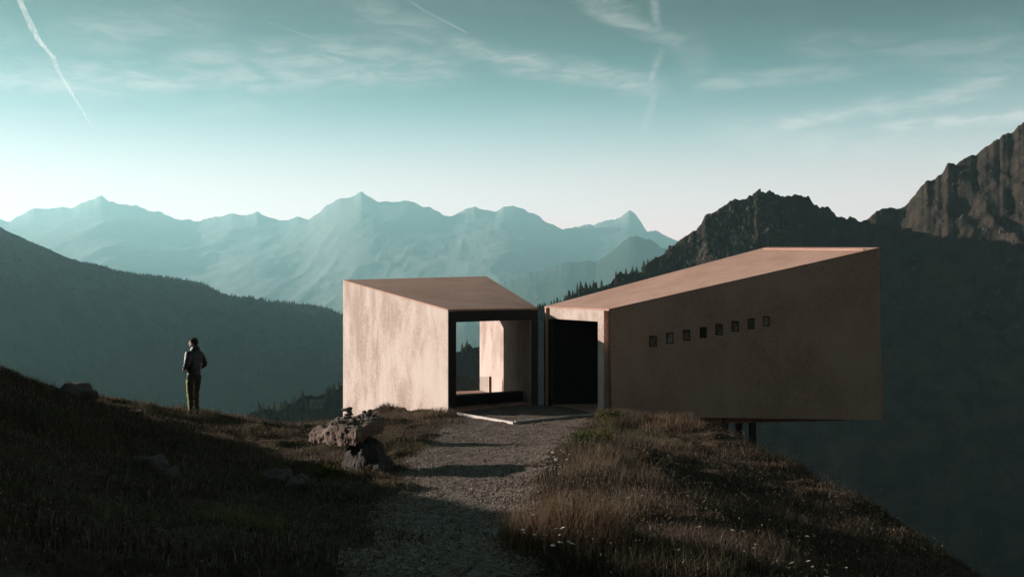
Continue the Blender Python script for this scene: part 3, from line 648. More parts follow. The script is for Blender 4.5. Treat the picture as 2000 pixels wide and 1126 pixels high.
# edging of the forecourt: two straight strips meeting in a point
ke = empty('forecourt_edging', P(1003, 830, 25.4)); ke.location.z = 0
tag(ke, 'thin pale edging strip bent to a point in the gravel before the pavilions', 'edging')
kp = [P(894, 812.5, 27.75), P(1003, 829, 25.5), P(1172, 814, 27.6)]
for p0, p1 in ((kp[0], kp[1]), (kp[1], kp[2])):
    d_ = nrm2(p1 - p0); s_ = Vector((-d_.y, d_.x, 0)) * .022
    if p0 is kp[1]: p0 = p0 + d_ * .05
    za, zc = gz(p0.x, p0.y), gz(p1.x, p1.y); zt_ = max(za, zc) + .075
    hexa('strip', [low(p0 - s_, zt_), low(p1 - s_, zt_), low(p1 + s_, zt_), low(p0 + s_, zt_)], [low(p0 - s_, za - .12), low(p1 - s_, zc - .12), low(p1 + s_, zc - .12), low(p0 + s_, za - .12)], M['kerb'], ke)

# ------------------------------------------------------------------ hut on the knoll
hp = Vector(RV[int(np.searchsorted(Rv, 1.0)) - 2, int(np.searchsorted(Rpx, 604))]) + Vector((0, 0, .9))
hut = empty('mountain_hut', hp); tag(hut, 'tiny hut with a white gable end on the wooded knoll', 'hut')
M['white_wall'] = simple('white_render', (.78, .76, .72), .8, .08, 1)
M['hut_roof'] = simple('hut_roof', (.10, .085, .075), .8, .3, 1)
L_, W_, H_, G_ = 4.5, .70, .5, .5
def hpt(u, v, z): return hp + Vector((u * .90 + v * .43, u * .43 - v * .90, z))   # u along the hut, v across
gv = [hpt(0, -W_, -2.0), hpt(0, W_, -2.0), hpt(0, W_, H_), hpt(0, 0, H_ + G_), hpt(0, -W_, H_)]
gv2 = [p + (hpt(L_, 0, 0) - hpt(0, 0, 0)) for p in gv]
mesh_obj('wall', gv + gv2, [(5, 6, 7, 8, 9), (0, 5, 9, 4), (1, 2, 7, 6), (0, 1, 6, 5)], M['hut_roof'], hut)
mesh_obj('gable', gv + [p + (hpt(-.12, 0, 0) - hpt(0, 0, 0)) for p in gv], [(0, 4, 3, 2, 1)[::-1], (5, 9, 8, 7, 6)] + [(k, (k + 1) % 5, 5 + (k + 1) % 5, 5 + k) for k in range(5)], M['white_wall'], hut)
for sgn in (-1, 1):
    r0 = [hpt(-.25, sgn * (W_ + .3), H_ - .25), hpt(-.25, 0, H_ + G_ + .06), hpt(L_ + .2, 0, H_ + G_ + .06), hpt(L_ + .2, sgn * (W_ + .3), H_ - .25)]
    mesh_obj('roof_panel', r0 + [p + Vector((0, 0, .12)) for p in r0], [(0, 1, 2, 3), (7, 6, 5, 4), (0, 4, 5, 1), (1, 5, 6, 2), (2, 6, 7, 3), (3, 7, 4, 0)], M['hut_roof'], hut)

# ------------------------------------------------------------------ rocks
def rock_mat(name, c0, c1, lich):
    m_, b = material(name)
    n = b.noise(b.pos, 3.2, 7, .65); n2 = b.noise(b.pos, 17, 5, .7); n3 = b.noise(b.pos, 60, 3, .7)
    c = b.mix(b.rng(n, .35, .65), c0, c1); c = b.mix(b.m('MULTIPLY', b.rng(n2, .55, .68), .7), c, lich)
    c = b.mix(b.m('MULTIPLY', b.rng(n3, .5, .7), .5), c, tuple(x * .4 for x in c0))
    b.l(c, b.pr.inputs['Base Color']); b.pr.inputs['Roughness'].default_value = .9
    bump(b, b.m('ADD', n2, b.m('MULTIPLY', n3, .5)), .9, .03); return m_
M['rock'] = rock_mat('grey_rock', (.065, .056, .05), (.12, .10, .09), (.17, .155, .135))
M['shaded_rock'] = rock_mat('grey_rock_shaded', (.035, .031, .028), (.065, .056, .05), (.09, .08, .07))  # grey rock darkened: the shade under the slab is put into its colour
M['slab'] = rock_mat('brown_slab_rock', (.12, .08, .062), (.22, .16, .128), (.31, .265, .23))
M['cairn'] = rock_mat('cairn_stone', (.10, .09, .085), (.22, .19, .17), (.36, .33, .30))
def hull_rock(name, pts, mat, parent=None, sub=3, amp=.03, freq=6.0, seed=0, smooth=False, loc=None, sm=.12):
    bm = bmesh.new()
    for p in pts: bm.verts.new(p)
    r_ = bmesh.ops.convex_hull(bm, input=bm.verts)
    bmesh.ops.delete(bm, geom=[v for v in bm.verts if not v.link_faces], context='VERTS')
    bmesh.ops.triangulate(bm, faces=bm.faces)
    for _ in range(sub):
        bmesh.ops.subdivide_edges(bm, edges=[e_ for e_ in bm.edges], cuts=1, use_grid_fill=True, smooth=sm)
        bmesh.ops.triangulate(bm, faces=bm.faces)
    bm.normal_update(); co = np.array([v.co for v in bm.verts]); no = np.array([v.normal for v in bm.verts])
    d = amp * (fbm(co[:, 0] * freq, co[:, 1] * freq, co[:, 2] * freq, 4, seed) - .5 * np.abs(vnoise(co[:, 0] * freq * .6, co[:, 1] * freq * .6, co[:, 2] * freq * 1.6, seed + 5)))
    for v, n_, q_ in zip(bm.verts, no, d): v.co = v.co + Vector(n_) * float(q_)
    me = bpy.data.meshes.new(name); bm.to_mesh(me); bm.free()
    return link(name, me, mat, parent, smooth, loc)
def blob_pts(c, dims, rnd, n_=18, flat=0):
    out = []
    for _ in range(n_):
        v = Vector((rnd.gauss(0, 1), rnd.gauss(0, 1), rnd.gauss(0, 1))).normalized()
        out.append(Vector(c) + Vector((v.x * dims[0], v.y * dims[1], v.z * dims[2])) * rnd.uniform(.85, 1.05))
    return out
rr = random.Random(3)
def boulder(px, py, Y, wpx, hpx, dep, label, seed, n_=16, amp=.05):
    c = P(px, py, Y); wx, hz_ = wpx / 2 * Y / F, hpx / 2 * Y / F
    o = hull_rock('boulder', blob_pts((0, 0, 0), (wx, dep, hz_ * 1.2), random.Random(seed), n_), M['rock'], None, 3, amp, 5, seed, loc=(c.x, c.y, gz(c.x, c.y) + .25 * hz_))
    tag(o, label, 'boulder', 'boulders on the left slope')
boulder(152, 775, 17.6, 92, 74, .5, 'dark boulder on the crest of the left hill', 11)
boulder(292, 925, 12.6, 80, 90, .4, 'dark grey rock low in the shaded left slope', 12)
boulder(330, 955, 11.8, 50, 40, .25, 'small rock at the foot of the grey rock on the left slope', 13)
boulder(540, 930, 13.0, 60, 44, .35, 'rounded shaded rock below the cairn slab', 14)
boulder(585, 950, 12.4, 66, 40, .3, 'flat shaded rock beside the gravel path edge', 15)
boulder(262, 800, 20.6, 44, 16, .2, 'flat stone in the turf right of the crest boulder', 17)
boulder(395, 835, 19.5, 50, 20, .25, 'low stone in the turf below the standing person', 18)

# the slab on its pedestal, with cairns
ped_c = P(702, 905, 15.90)
pc = [(-.17, -.22), (.04, -.50), (.36, -.50), (.42, .25), (-.20, .32)]
zg = gz(ped_c.x, ped_c.y)
ped = hull_rock('pedestal_boulder', [Vector((ped_c.x + x * (1.15 if k else .85) + rr.uniform(-.06, .06), ped_c.y + y * (1.1 if k else .62) + rr.uniform(-.06, .06), zg - .25 if k else .84)) for k in (1, 0) for x, y in pc] + [Vector((ped_c.x + .52, ped_c.y, .3))], M['shaded_rock'], None, 4, .06, 4, 21)
tag(ped, 'dark boulder carrying the flat brown slab beside the path', 'boulder')
T1, T2, T3, T4 = P(620, 832, 16.45), P(696, 839, 15.45), P(753, 813, 16.70), P(676, 813, 17.70)
B1, B2_, B3, B4 = P(603, 861, 16.40), P(694, 871, 15.55), P(742, 846, 16.50), P(676, 848, 17.30)
slab_o = hull_rock('stone_slab', [T1, T2, T3, T4, B1, B2_, B3, B4, P(606, 848, 16.45), P(700, 855, 15.50), P(655, 834, 15.80), P(650, 869, 15.90), P(757, 826, 16.60)], M['slab'], None, 5, .035, 6, 31, sm=.02)
tag(slab_o, 'large flat brown stone slab lying on a boulder, cairns on top', 'stone slab')
top_n = (T2 - T1).cross(T4 - T1).normalized()
if top_n.z < 0: top_n = -top_n
from mathutils.bvhtree import BVHTree
_sv = [v.co.copy() for v in slab_o.data.vertices]; _bvh = BVHTree.FromPolygons(_sv, [tuple(p.vertices) for p in slab_o.data.polygons])
def on_slab(px, py):
    q_ = on_slab0(px, py); h_ = _bvh.ray_cast(Vector((q_.x, q_.y, 4)), Vector((0, 0, -1)))[0]
    return h_ if h_ is not None else q_
def on_slab0(px, py):
    d = Vector(((px - CX) / F, 1, (HY - py) / F)); o_ = Vector((0, 0, CZ)); c_ = (T1 + T2 + T3 + T4) / 4
    return o_ + d * ((c_ - o_).dot(top_n) / d.dot(top_n))
def stone(name, c, d, seed, parent=None, loc=None):
    return hull_rock(name, blob_pts((0, 0, 0), d, random.Random(seed), 12), M['cairn'], parent, 1, d[0] * .12, 14, seed, loc=c)
def cairn(px, py, sizes, label, seed):
    base = on_slab(px, py); t = empty('cairn', base); tag(t, label, 'cairn', 'cairns on the slab')
    z = -.03; r_ = random.Random(seed)
    for i, (w_, h_) in enumerate(sizes):
        stone('stone', Vector((r_.uniform(-.02, .02), r_.uniform(-.02, .02), z + h_ / 2)), (w_ / 2, w_ / 2 * .85, h_ / 2 * 1.1), seed * 10 + i, t); z += h_ * .74
cairn(680, 822, [(.30, .08), (.26, .07), (.20, .06), (.14, .05), (.25, .06), (.15, .04)], 'tallest cairn with overhanging cap stone on the slab', 1)
cairn(711, 819, [(.16, .055), (.11, .05), (.08, .045), (.10, .045)], 'slender middle cairn on the slab', 2)
cairn(722, 817, [(.19, .08), (.15, .07), (.11, .06)], 'squat right cairn on the slab', 3)
cairn(663, 827, [(.17, .07), (.13, .06), (.09, .05)], 'low cairn just left of the tallest one on the slab', 4)
for i, (px, py, s_) in enumerate([(632, 829, .07), (640, 830, .05), (648, 831, .08), (655, 832, .06), (672, 833, .09), (683, 831, .10), (692, 829, .12), (700, 826, .09), (708, 826, .08), (688, 824, .10), (700, 819, .10), (732, 817, .11), (739, 815, .08), (668, 822, .08), (718, 823, .07), (652, 826, .06), (676, 829, .05)]):
    p = on_slab(px, py)
    o = stone('loose_stone', p + Vector((0, 0, s_ * .3)), (s_ * .6, s_ * .5, s_ * .4), 300 + i); tag(o, 'small loose stone lying among the cairns on the slab', 'stone', 'loose stones on the slab')

# ------------------------------------------------------------------ person on the ridge
def skin_mesh(chains, sub=2):
    "chains: list of joint lists [(x,y,z,rx,ry)...]; joints at the same place are shared"
    V, E, R, idx = [], [], [], {}
    for ch in chains:
        prev = None
        for j in ch:
            key = tuple(round(c_, 4) for c_ in j[:3])
            if key not in idx: idx[key] = len(V); V.append(j[:3]); R.append((j[3], j[4] if len(j) > 4 else j[3]))
            if prev is not None and prev != idx[key]: E.append((prev, idx[key]))
            prev = idx[key]
    me = bpy.data.meshes.new('tmp'); me.from_pydata(V, E, []); o = bpy.data.objects.new('tmp', me); COL.objects.link(o)
    o.modifiers.new('skin', 'SKIN')
    for i, r_ in enumerate(R): me.skin_vertices[0].data[i].radius = r_; me.skin_vertices[0].data[i].use_root = (i == 0)
    s_ = o.modifiers.new('sub', 'SUBSURF'); s_.levels = sub; s_.render_levels = sub
    bpy.context.view_layer.update()
    out_ = bpy.data.meshes.new_from_object(o.evaluated_get(bpy.context.evaluated_depsgraph_get()))
    bpy.data.objects.remove(o, do_unlink=True); return out_
def merged(meshes, voxel=None):
    bm = bmesh.new()
    for me in meshes: bm.from_mesh(me)
    me = bpy.data.meshes.new('merged'); bm.to_mesh(me); bm.free()
    if voxel:
        o = bpy.data.objects.new('tmp', me); COL.objects.link(o); r_ = o.modifiers.new('r', 'REMESH'); r_.mode = 'VOXEL'; r_.voxel_size = voxel
        bpy.context.view_layer.update(); me = bpy.data.meshes.new_from_object(o.evaluated_get(bpy.context.evaluated_depsgraph_get())); bpy.data.objects.remove(o, do_unlink=True)
    return me
def ellipsoid(c, r_, rot=None):
    bm = bmesh.new(); bmesh.ops.create_icosphere(bm, subdivisions=3, radius=1)
    for v in bm.verts:
        q_ = Vector((v.co.x * r_[0], v.co.y * r_[1], v.co.z * r_[2]))
        if rot is not None: q_ = rot @ q_
        v.co = q_ + Vector(c)
    me = bpy.data.meshes.new('ell'); bm.to_mesh(me); bm.free(); return me
# local frame: faces +Y, stands on z=0, 1.78 m tall; head turned a little to its left
HIPW, SHW = .115, .185
LL = [(.0, .0, .97, .135, .11)]
def leg(s_, fy): return [(0, 0, .97, .10, .08), (s_ * HIPW, 0, .88, .075), (s_ * (HIPW + .02), .02 + fy, .50, .060), (s_ * (HIPW + .03), -.01 + fy * 1.4, .12, .042), (s_ * (HIPW + .03), -.02 + fy * 1.4, .06, .04), (s_ * (HIPW + .04), .13 + fy * 1.4, .035, .036)]
sh = {s_: (s_ * SHW, -.01, 1.42) for s_ in (-1, 1)}
elb = {s_: (s_ * .275, -.09, 1.15) for s_ in (-1, 1)}
wri = {s_: (s_ * .20, .13, 1.05) for s_ in (-1, 1)}
def arm(s_): return [(0, .0, 1.36, .11, .08), (*sh[s_], .058), (*elb[s_], .042), (*wri[s_], .030)]
def hand(s_):
    w_ = Vector(wri[s_]); d = Vector((-s_ * .55, .55, -.35)).normalized(); up = Vector((0, .25, .97)); sd = d.cross(up).normalized()
    pal = w_ + d * .075
    ch = [[(*w_, .030), (*pal, .034)]]
    for k, ln in enumerate((.075, .083, .078, .062)):
        b0 = pal + up * (.027 - .018 * k); m1 = b0 + d * ln * .55 + sd * s_ * .004; m2 = m1 + d * ln * .4 - sd * s_ * .025
        ch.append([(*pal, .034), (*b0, .010), (*m1, .0085), (*m2, .007)])
    tb = w_ + d * .03 + up * .025; ch.append([(*w_, .030), (*tb, .012), (*(tb + d * .03 + up * .03), .010), (*(tb + d * .055 + up * .04), .008)])
    return ch
torso = [(0, 0, .97, .10, .08), (0, .005, 1.12, .10, .075), (0, .0, 1.36, .11, .08), (0, -.01, 1.48, .07, .065), (0, .005, 1.56, .052, .052), (0, .02, 1.63, .06, .07)]
body_sk = skin_mesh([torso, leg(-1, -.04), leg(1, .08), arm(-1), arm(1)] + hand(-1) + hand(1), 2)
HR = Matrix.Rotation(math.radians(28), 3, 'Z')
hc = Vector((0, .02, 1.665))
def hd(x, y, z): return hc + HR @ Vector((x, y, z))
head = [ellipsoid(hc, (.075, .095, .112), HR), ellipsoid(hd(0, .035, -.06), (.052, .055, .05), HR), ellipsoid(hd(0, .098, -.015), (.013, .022, .022), HR), ellipsoid(hd(0, .09, .018), (.05, .018, .012), HR),
        ellipsoid(hd(0, .088, -.055), (.024, .012, .008), HR), ellipsoid(hd(0, .08, -.088), (.022, .018, .016), HR)] + [ellipsoid(hd(s_ * .076, .0, -.015), (.012, .022, .032), HR) for s_ in (-1, 1)]
M['skin'] = simple('skin', (.52, .34, .26), .55, .08, 6)
M['jacket'] = simple('quilted_jacket', (.035, .037, .040), .42, .2, 5)
M['trousers'] = simple('olive_trousers', (.32, .31, .07), .8, .18, 7)
M['boots'] = simple('dark_boots', (.03, .026, .022), .7, .2, 9)
M['beanie'] = simple('dark_beanie', (.022, .022, .024), .9, .2, 30)
body_me = merged([body_sk] + head, .011); body_me.name = 'person'
pp = P(379, 804, 23.7); pz = gz(pp.x, pp.y)
person = link('person', body_me, M['skin'], smooth=True, loc=(pp.x, pp.y, pz)); tag(person, 'standing person in dark quilted jacket, beanie and olive yellow trousers looking left', 'person')
person.rotation_euler = (0, 0, math.radians(58)); person.scale = (1.0, 1.0, 1.0)
def cloth(name, me, mat, ripple=0.0, wave=.075, smooth=True):
    if ripple:
        n_ = len(me.vertices); co = np.empty(n_ * 3); me.vertices.foreach_get('co', co); co = co.reshape(-1, 3)
        no = np.array([v.normal for v in me.vertices]); d = ripple * (np.abs(np.sin(co[:, 2] * math.pi / wave)) ** .6 - .6)
        co = co + no * d[:, None] + no * (.004 * fbm(co[:, 0] * 14, co[:, 1] * 14, co[:, 2] * 9, 3, 8))[:, None]; me.vertices.foreach_set('co', co.ravel()); me.update()
    o = link(name, me, mat, None, smooth); o.parent = person; return o
jk = skin_mesh([[(0, .0, .82, .175, .15), (0, .0, .94, .185, .16), (0, .0, 1.14, .185, .155), (0, -.01, 1.36, .185, .15), (0, -.02, 1.46, .14, .12), (0, -.005, 1.53, .085, .085), (0, .0, 1.575, .08, .08)],
                [(0, -.01, 1.36, .185, .15), (-SHW, -.012, 1.405, .092), (*elb[-1], .078), (wri[-1][0] * .98, wri[-1][1] * .9, 1.055, .055)],
                [(0, -.01, 1.36, .185, .15), (SHW, -.012, 1.405, .092), (*elb[1], .078), (wri[1][0] * .98, wri[1][1] * .9, 1.055, .055)]], 3)
cloth('jacket', jk, M['jacket'], .016, .068)
tr_ = skin_mesh([[(0, 0, 1.0, .135, .11), (0, 0, .93, .145, .115)], [(0, 0, .93, .145, .115), (-HIPW - .005, 0, .84, .105), (-HIPW - .02, -.02, .50, .083), (-HIPW - .03, -.066, .16, .070), (-HIPW - .03, -.07, .07, .072)],
                 [(0, 0, .93, .145, .115), (HIPW + .005, .01, .84, .105), (HIPW + .02, .10, .50, .083), (HIPW + .03, .102, .16, .070), (HIPW + .03, .10, .07, .072)]], 3)
M['trouser_panel'] = simple('dark_trouser_panel', (.035, .034, .028), .8, .2, 9)
tro = cloth('trousers', tr_, M['trousers'], .012, .16); tro.data.materials.append(M['trouser_panel'])
for p_ in tro.data.polygons: p_.material_index = 0 if (p_.normal.y > -.28 and p_.center.z < .80) else 1
for s_, fy in ((-1, -.04), (1, .08)):
    x_ = s_ * (HIPW + .033); y_ = -.02 + fy * 1.4
    cloth('boot', merged([ellipsoid((x_, y_ + .055, .045), (.052, .145, .05)), ellipsoid((x_, y_ - .01, .11), (.055, .065, .09))], .012), M['boots'])
cloth('hood', merged([ellipsoid((0, -.075, 1.535), (.115, .075, .075)), ellipsoid((0, -.03, 1.55), (.10, .085, .055))], .012), M['jacket'])
bn_me = ellipsoid(hd(0, -.012, .022), (.089, .106, .110), HR)
bm = bmesh.new(); bm.from_mesh(bn_me); inv = HR.transposed()
dl = [v for v in bm.verts if (lambda q_: q_.z < -.02 - .25 * (q_.y * -1) * (1 if q_.y < 0 else -1.0) and q_.y > -.03 or q_.z < -.10 or (q_.y > .055 and q_.z < .03))(inv @ (v.co - hc))]
bmesh.ops.delete(bm, geom=dl, context='VERTS'); bm.to_mesh(bn_me); bm.free()
bo = cloth('beanie', bn_me, M['beanie']); sd_ = bo.modifiers.new('thick', 'SOLIDIFY'); sd_.thickness = .012

# ------------------------------------------------------------------ grass, flowers, shrubs, gravel
def leafmat(name, rough=.75, trans=.35):
    m_, b = material(name); at = b.n('ShaderNodeAttribute'); at.attribute_name = 'Col'
    b.l(at.outputs[0], b.pr.inputs['Base Color']); b.pr.inputs['Roughness'].default_value = rough; b.pr.inputs['Specular IOR Level'].default_value = .15
    t = b.n('ShaderNodeBsdfTranslucent'); b.l(at.outputs[0], t.inputs[0]); mx = b.n('ShaderNodeMixShader'); mx.inputs[0].default_value = trans
    b.l(b.pr.outputs[0], mx.inputs[1]); b.l(t.outputs[0], mx.inputs[2]); b.l(mx.outputs[0], b.out.inputs[0]); return m_
M['blade'] = leafmat('grass_blade'); M['leaf'] = leafmat('leaf')
STRAW = np.array([[.17, .125, .088], [.11, .08, .056], [.24, .19, .14], [.07, .052, .037], [.08, .066, .042], [.13, .088, .066], [.05, .04, .032]])
def blades(XY, Z, H, Wd, colr, lean=.45, rng_=RNG, seg2=True):
    n_ = len(XY); an = rng_.uniform(0, 2 * np.pi, n_); la = rng_.uniform(0, 2 * np.pi, n_); ln = rng_.uniform(.05, lean, n_) * H
    sx, sy = np.cos(an) * Wd / 2, np.sin(an) * Wd / 2; lx, ly = np.cos(la) * ln, np.sin(la) * ln
    x, y = XY[:, 0], XY[:, 1]
    mid = .55
    v0 = np.stack([x - sx, y - sy, Z - .02], -1); v1 = np.stack([x + sx, y + sy, Z - .02], -1)
    v2 = np.stack([x - sx * .75 + lx * .35, y - sy * .75 + ly * .35, Z + H * mid], -1); v3 = np.stack([x + sx * .75 + lx * .35, y + sy * .75 + ly * .35, Z + H * mid], -1)
    v4 = np.stack([x + lx, y + ly, Z + H * (1 - .25 * (ln / H) ** 2)], -1)
    V = np.stack([v0, v1, v2, v3, v4], 1).reshape(-1, 3); o_ = np.arange(n_)[:, None, None] * 5
    T = (np.array([[0, 1, 3], [0, 3, 2], [2, 3, 4]])[None] + o_).reshape(-1, 3)
    return V, T, np.repeat(colr, 5, 0)
def in_buildings(X, Y):
    def inpoly(poly):
        c_ = np.zeros(len(X), bool); n_ = len(poly)
        for i in range(n_):
            x0, y0, x1, y1 = poly[i][0], poly[i][1], poly[(i + 1) % n_][0], poly[(i + 1) % n_][1]
            c_ ^= ((y0 > Y) != (y1 > Y)) & (X < (x1 - x0) * (Y - y0) / (y1 - y0 + 1e-12) + x0)
        return c_
    return inpoly([A, Bq, Dq, Cq]) | inpoly([A2, B2, C2, D2]) | inpoly([kp[0], kp[1], kp[2], Bq])
def scatter(n_, x0, x1, y0, y1):
    X = RNG.uniform(x0, x1, n_); Y = RNG.uniform(y0, y1, n_)
    pm = path_mask(X, Y); keep = (pm < RNG.uniform(.1, 1.02, n_)) & ~in_buildings(X, Y) & (np.abs(X / np.maximum(Y, .1)) < .56)
    return X[keep], Y[keep]
def grass_colour(X, Y, n_):
    c_ = STRAW[RNG.integers(0, len(STRAW), n_)] * RNG.uniform(.45, 1.1, n_)[:, None]
    g_ = sstep(fbm(X * .5, Y * .5, 0, 3, 61), .15, .7)[:, None]; green = np.array([.065, .075, .028])
    return c_ * (1 - .35 * g_) + green * .35 * g_
parts = []
def add_grass(X, Y, hlo, hhi, wlo, whi, lean=.5):
    n_ = len(X); t = sstep(fbm(X * 1.1, Y * 1.1, 0, 3, 71), -.5, .6)
    H = RNG.uniform(hlo, hhi, n_) * (.35 + .95 * t); parts.append(blades(np.stack([X, Y], -1), ground(X, Y), H, RNG.uniform(wlo, whi, n_), grass_colour(X, Y, n_), lean))
X, Y = scatter(120000, -9.5, 1.0, 5.2, 21); add_grass(X, Y, .03, .09, .006, .012, .8)
X, Y = scatter(90000, -11, 1.0, 19, 31.5); add_grass(X, Y, .03, .10, .008, .015, .8)
X, Y = scatter(9000, -9.5, -.5, 5.2, 26); add_grass(X, Y, .08, .24, .004, .007, .8)
X, Y = scatter(60000, -.4, 6.2, 5.2, 16); add_grass(X, Y, .03, .11, .005, .010, 1.0)
X, Y = scatter(48000, .3, 6.8, 15, 26.2); add_grass(X, Y, .03, .12, .007, .012, 1.0)
def near_edge(X, Y, d0, d1):
    l, r_ = path_edges(Y); d = X - r_; k_ = (d > d0) & (d < d1); return X[k_], Y[k_]
X, Y = near_edge(*scatter(60000, -.2, 4.4, 8.5, 25.8), .05, 1.5); k_ = fbm(X * 1.9, Y * 1.9, 0, 3, 81) > RNG.uniform(-.1, .45, len(X)); X, Y = X[k_], Y[k_]; add_grass(X, Y, .07, .27, .004, .008, .95)
X, Y = near_edge(*scatter(24000, -.2, 3.4, 5.6, 9), .1, 1.9); add_grass(X, Y, .06, .20, .004, .008, .9)
X, Y = scatter(14000, 2.2, 4.6, 22.5, 26.4); add_grass(X, Y, .10, .34, .007, .012, .8)
k_ = RNG.random(5000); X = A.x + (Cq.x - A.x) * k_ - RNG.uniform(.05, .5, 5000); Y = A.y + (Cq.y - A.y) * k_ - RNG.uniform(0, .3, 5000); add_grass(X, Y, .05, .2, .010, .016, .5)
V_, T_, C_, off = [], [], [], 0
for v, t, c_ in parts: V_.append(v); T_.append(t + off); C_.append(c_); off += len(v)
tag(np_mesh('dry_grass', np.concatenate(V_), np.concatenate(T_), M['blade'], False, col=np.concatenate(C_)), 'dry straw brown grass covering the hillside', kind='stuff')

# low leaves, seed heads and litter between the blades
def litter(n_, x0, x1, y0, y1, hmax, smin, smax):
    X, Y = scatter(n_, x0, x1, y0, y1); k_ = fbm(X * 1.6, Y * 1.6, 0, 3, 91) > RNG.uniform(-.5, .3, len(X)); X, Y = X[k_], Y[k_]; m = len(X)
    c_ = np.stack([X, Y, ground(X, Y) + hmax * RNG.random(m) ** 1.6], -1); d1 = RNG.normal(0, 1, (m, 3)); d1 /= np.linalg.norm(d1, axis=1)[:, None]
    d2 = np.cross(d1, RNG.normal(0, 1, (m, 3))); d2 /= np.linalg.norm(d2, axis=1)[:, None]; s_ = RNG.uniform(smin, smax, m)[:, None]
    V = np.stack([c_ - d1 * s_, c_ + d2 * s_ * .5, c_ + d1 * s_, c_ - d2 * s_ * .5], 1).reshape(-1, 3)
    pal = np.array([[.05, .055, .025], [.10, .075, .05], [.17, .13, .10], [.035, .03, .022], [.13, .085, .065], [.26, .21, .16]])
    return V, np.repeat(pal[RNG.integers(0, len(pal), m)] * RNG.uniform(.6, 1.2, m)[:, None], 4, 0)
LVs = [litter(50000, .1, 6.3, 5.3, 26, .24, .006, .016), litter(40000, -10, 0, 5.3, 28, .10, .006, .016)]
V = np.concatenate([q_[0] for q_ in LVs])
tag(np_mesh('low_herbs', V, np.arange(len(V)).reshape(-1, 4), M['leaf'], False, col=np.concatenate([q_[1] for q_ in LVs])), 'small dry leaves and herbs between the grass of the hillside', kind='stuff')

# gravel stones on the path
def octa(P_, S_, rng_):
    n_ = len(P_); base = np.array([[1, 0, 0], [0, 1, 0], [-1, 0, 0], [0, -1, 0], [0, 0, 1.], [0, 0, -1.]])
    a_ = rng_.uniform(0, 6.28, n_); ca, sa = np.cos(a_), np.sin(a_)
    q_ = base[None] * (S_[:, None, None] * rng_.uniform(.6, 1.2, (n_, 6, 1))) * np.array([1, .8, .55])
    V = np.stack([q_[..., 0] * ca[:, None] - q_[..., 1] * sa[:, None], q_[..., 0] * sa[:, None] + q_[..., 1] * ca[:, None], q_[..., 2]], -1) + P_[:, None]
    T = np.array([[0, 1, 4], [1, 2, 4], [2, 3, 4], [3, 0, 4], [1, 0, 5], [2, 1, 5], [3, 2, 5], [0, 3, 5]])[None] + np.arange(n_)[:, None, None] * 6
    return V.reshape(-1, 3), T.reshape(-1, 3)
n_ = 75000; Y = 5.4 + (31 - 5.4) * RNG.random(n_) ** 1.15; l, r_ = path_edges(Y); X = l - .15 + (r_ - l + .3) * RNG.random(n_)
k_ = ~(in_buildings(X, Y) & (Y > 28.6)) & (path_mask(X, Y) > RNG.uniform(.2, .6, n_)); X, Y = X[k_], Y[k_]
S_ = RNG.gamma(2.0, .0036, len(X)) + .004
V, T = octa(np.stack([X, Y, ground(X, Y) + .016], -1), np.minimum(S_, .035), RNG)
g_ = np.repeat(RNG.uniform(.06, .32, len(X))[:, None] * np.array([[1, .80, .67]]), 6, 0)
M['pebble'] = leafmat('pebble', .8, 0.0)
tag(np_mesh('gravel', V, T, M['pebble'], False, col=g_), 'loose grey gravel stones strewn over the path', kind='stuff')

def tussock(px, py, Y, n_, rad, h, cols, label, wd=.007, seed=1, lean=.6):
    c_ = P(px, py, Y); rg = np.random.default_rng(seed); r0 = rad * np.sqrt(rg.random(n_)); a_ = rg.uniform(0, 6.28, n_)
    X = c_.x + r0 * np.cos(a_); Y_ = c_.y + r0 * np.sin(a_); cc = np.array(cols)[rg.integers(0, len(cols), n_)] * rg.uniform(.6, 1.2, n_)[:, None]
    z0 = gz(c_.x, c_.y)
    V, T, C__ = blades(np.stack([X - c_.x, Y_ - c_.y], -1), ground(X, Y_) - z0, rg.uniform(.45, 1, n_) * h * (1 - .35 * (r0 / rad) ** 2), rg.uniform(.6, 1.2, n_) * wd, cc, lean, rg)
    o = np_mesh('grass_tussock', V, T, M['blade'], False, col=C__); o.location = (c_.x, c_.y, z0); tag(o, label, 'grass', 'grass tussocks')
RED = [(.17, .095, .07), (.16, .105, .072), (.13, .10, .05), (.28, .20, .13)]; ST = [(.22, .165, .11), (.16, .12, .08), (.11, .085, .06)]
tussock(1105, 1128, 6.9, 2400, .45, .50, RED, 'reddish seeding grass tussock at the bottom edge right of the path', .006, 1)
tussock(1235, 1045, 9.2, 500, .28, .34, ST, 'pale grass tussock in the shaded right slope', .007, 2)
tussock(1130, 965, 12.6, 1500, .55, .34, ST, 'tall straw coloured grass clump by the path right of the slab shadow', .008, 3)
tussock(1190, 930, 14.5, 1200, .55, .34, ST, 'straw grass clump behind the tall clump right of the path', .009, 4)
tussock(1275, 860, 19.5, 1300, .8, .30, ST, 'wide dry grass clump below the right pavilion', .011, 5)
tussock(1310, 838, 22.5, 1200, .8, .38, RED, 'rust coloured grass clump against the right pavilion wall', .012, 6)
tussock(1390, 1010, 11.4, 400, .3, .3, ST, 'thin grass clump in the dark right slope', .007, 7)
tussock(1540, 1125, 8.6, 500, .35, .25, ST, 'sparse pale grass at the bottom edge of the right slope', .006, 8)
tussock(480, 1040, 8.8, 600, .35, .2, [(.2, .17, .07), (.15, .14, .06)], 'yellowish herb tuft low in the left slope', .008, 9)
tussock(676, 932, 14.9, 260, .35, .22, ST, 'short grass tuft before the boulder under the slab', .008, 11)
tussock(850, 812, 27.6, 900, .6, .34, ST, 'grass clump at the foot of the sunlit left wall corner', .012, 10)
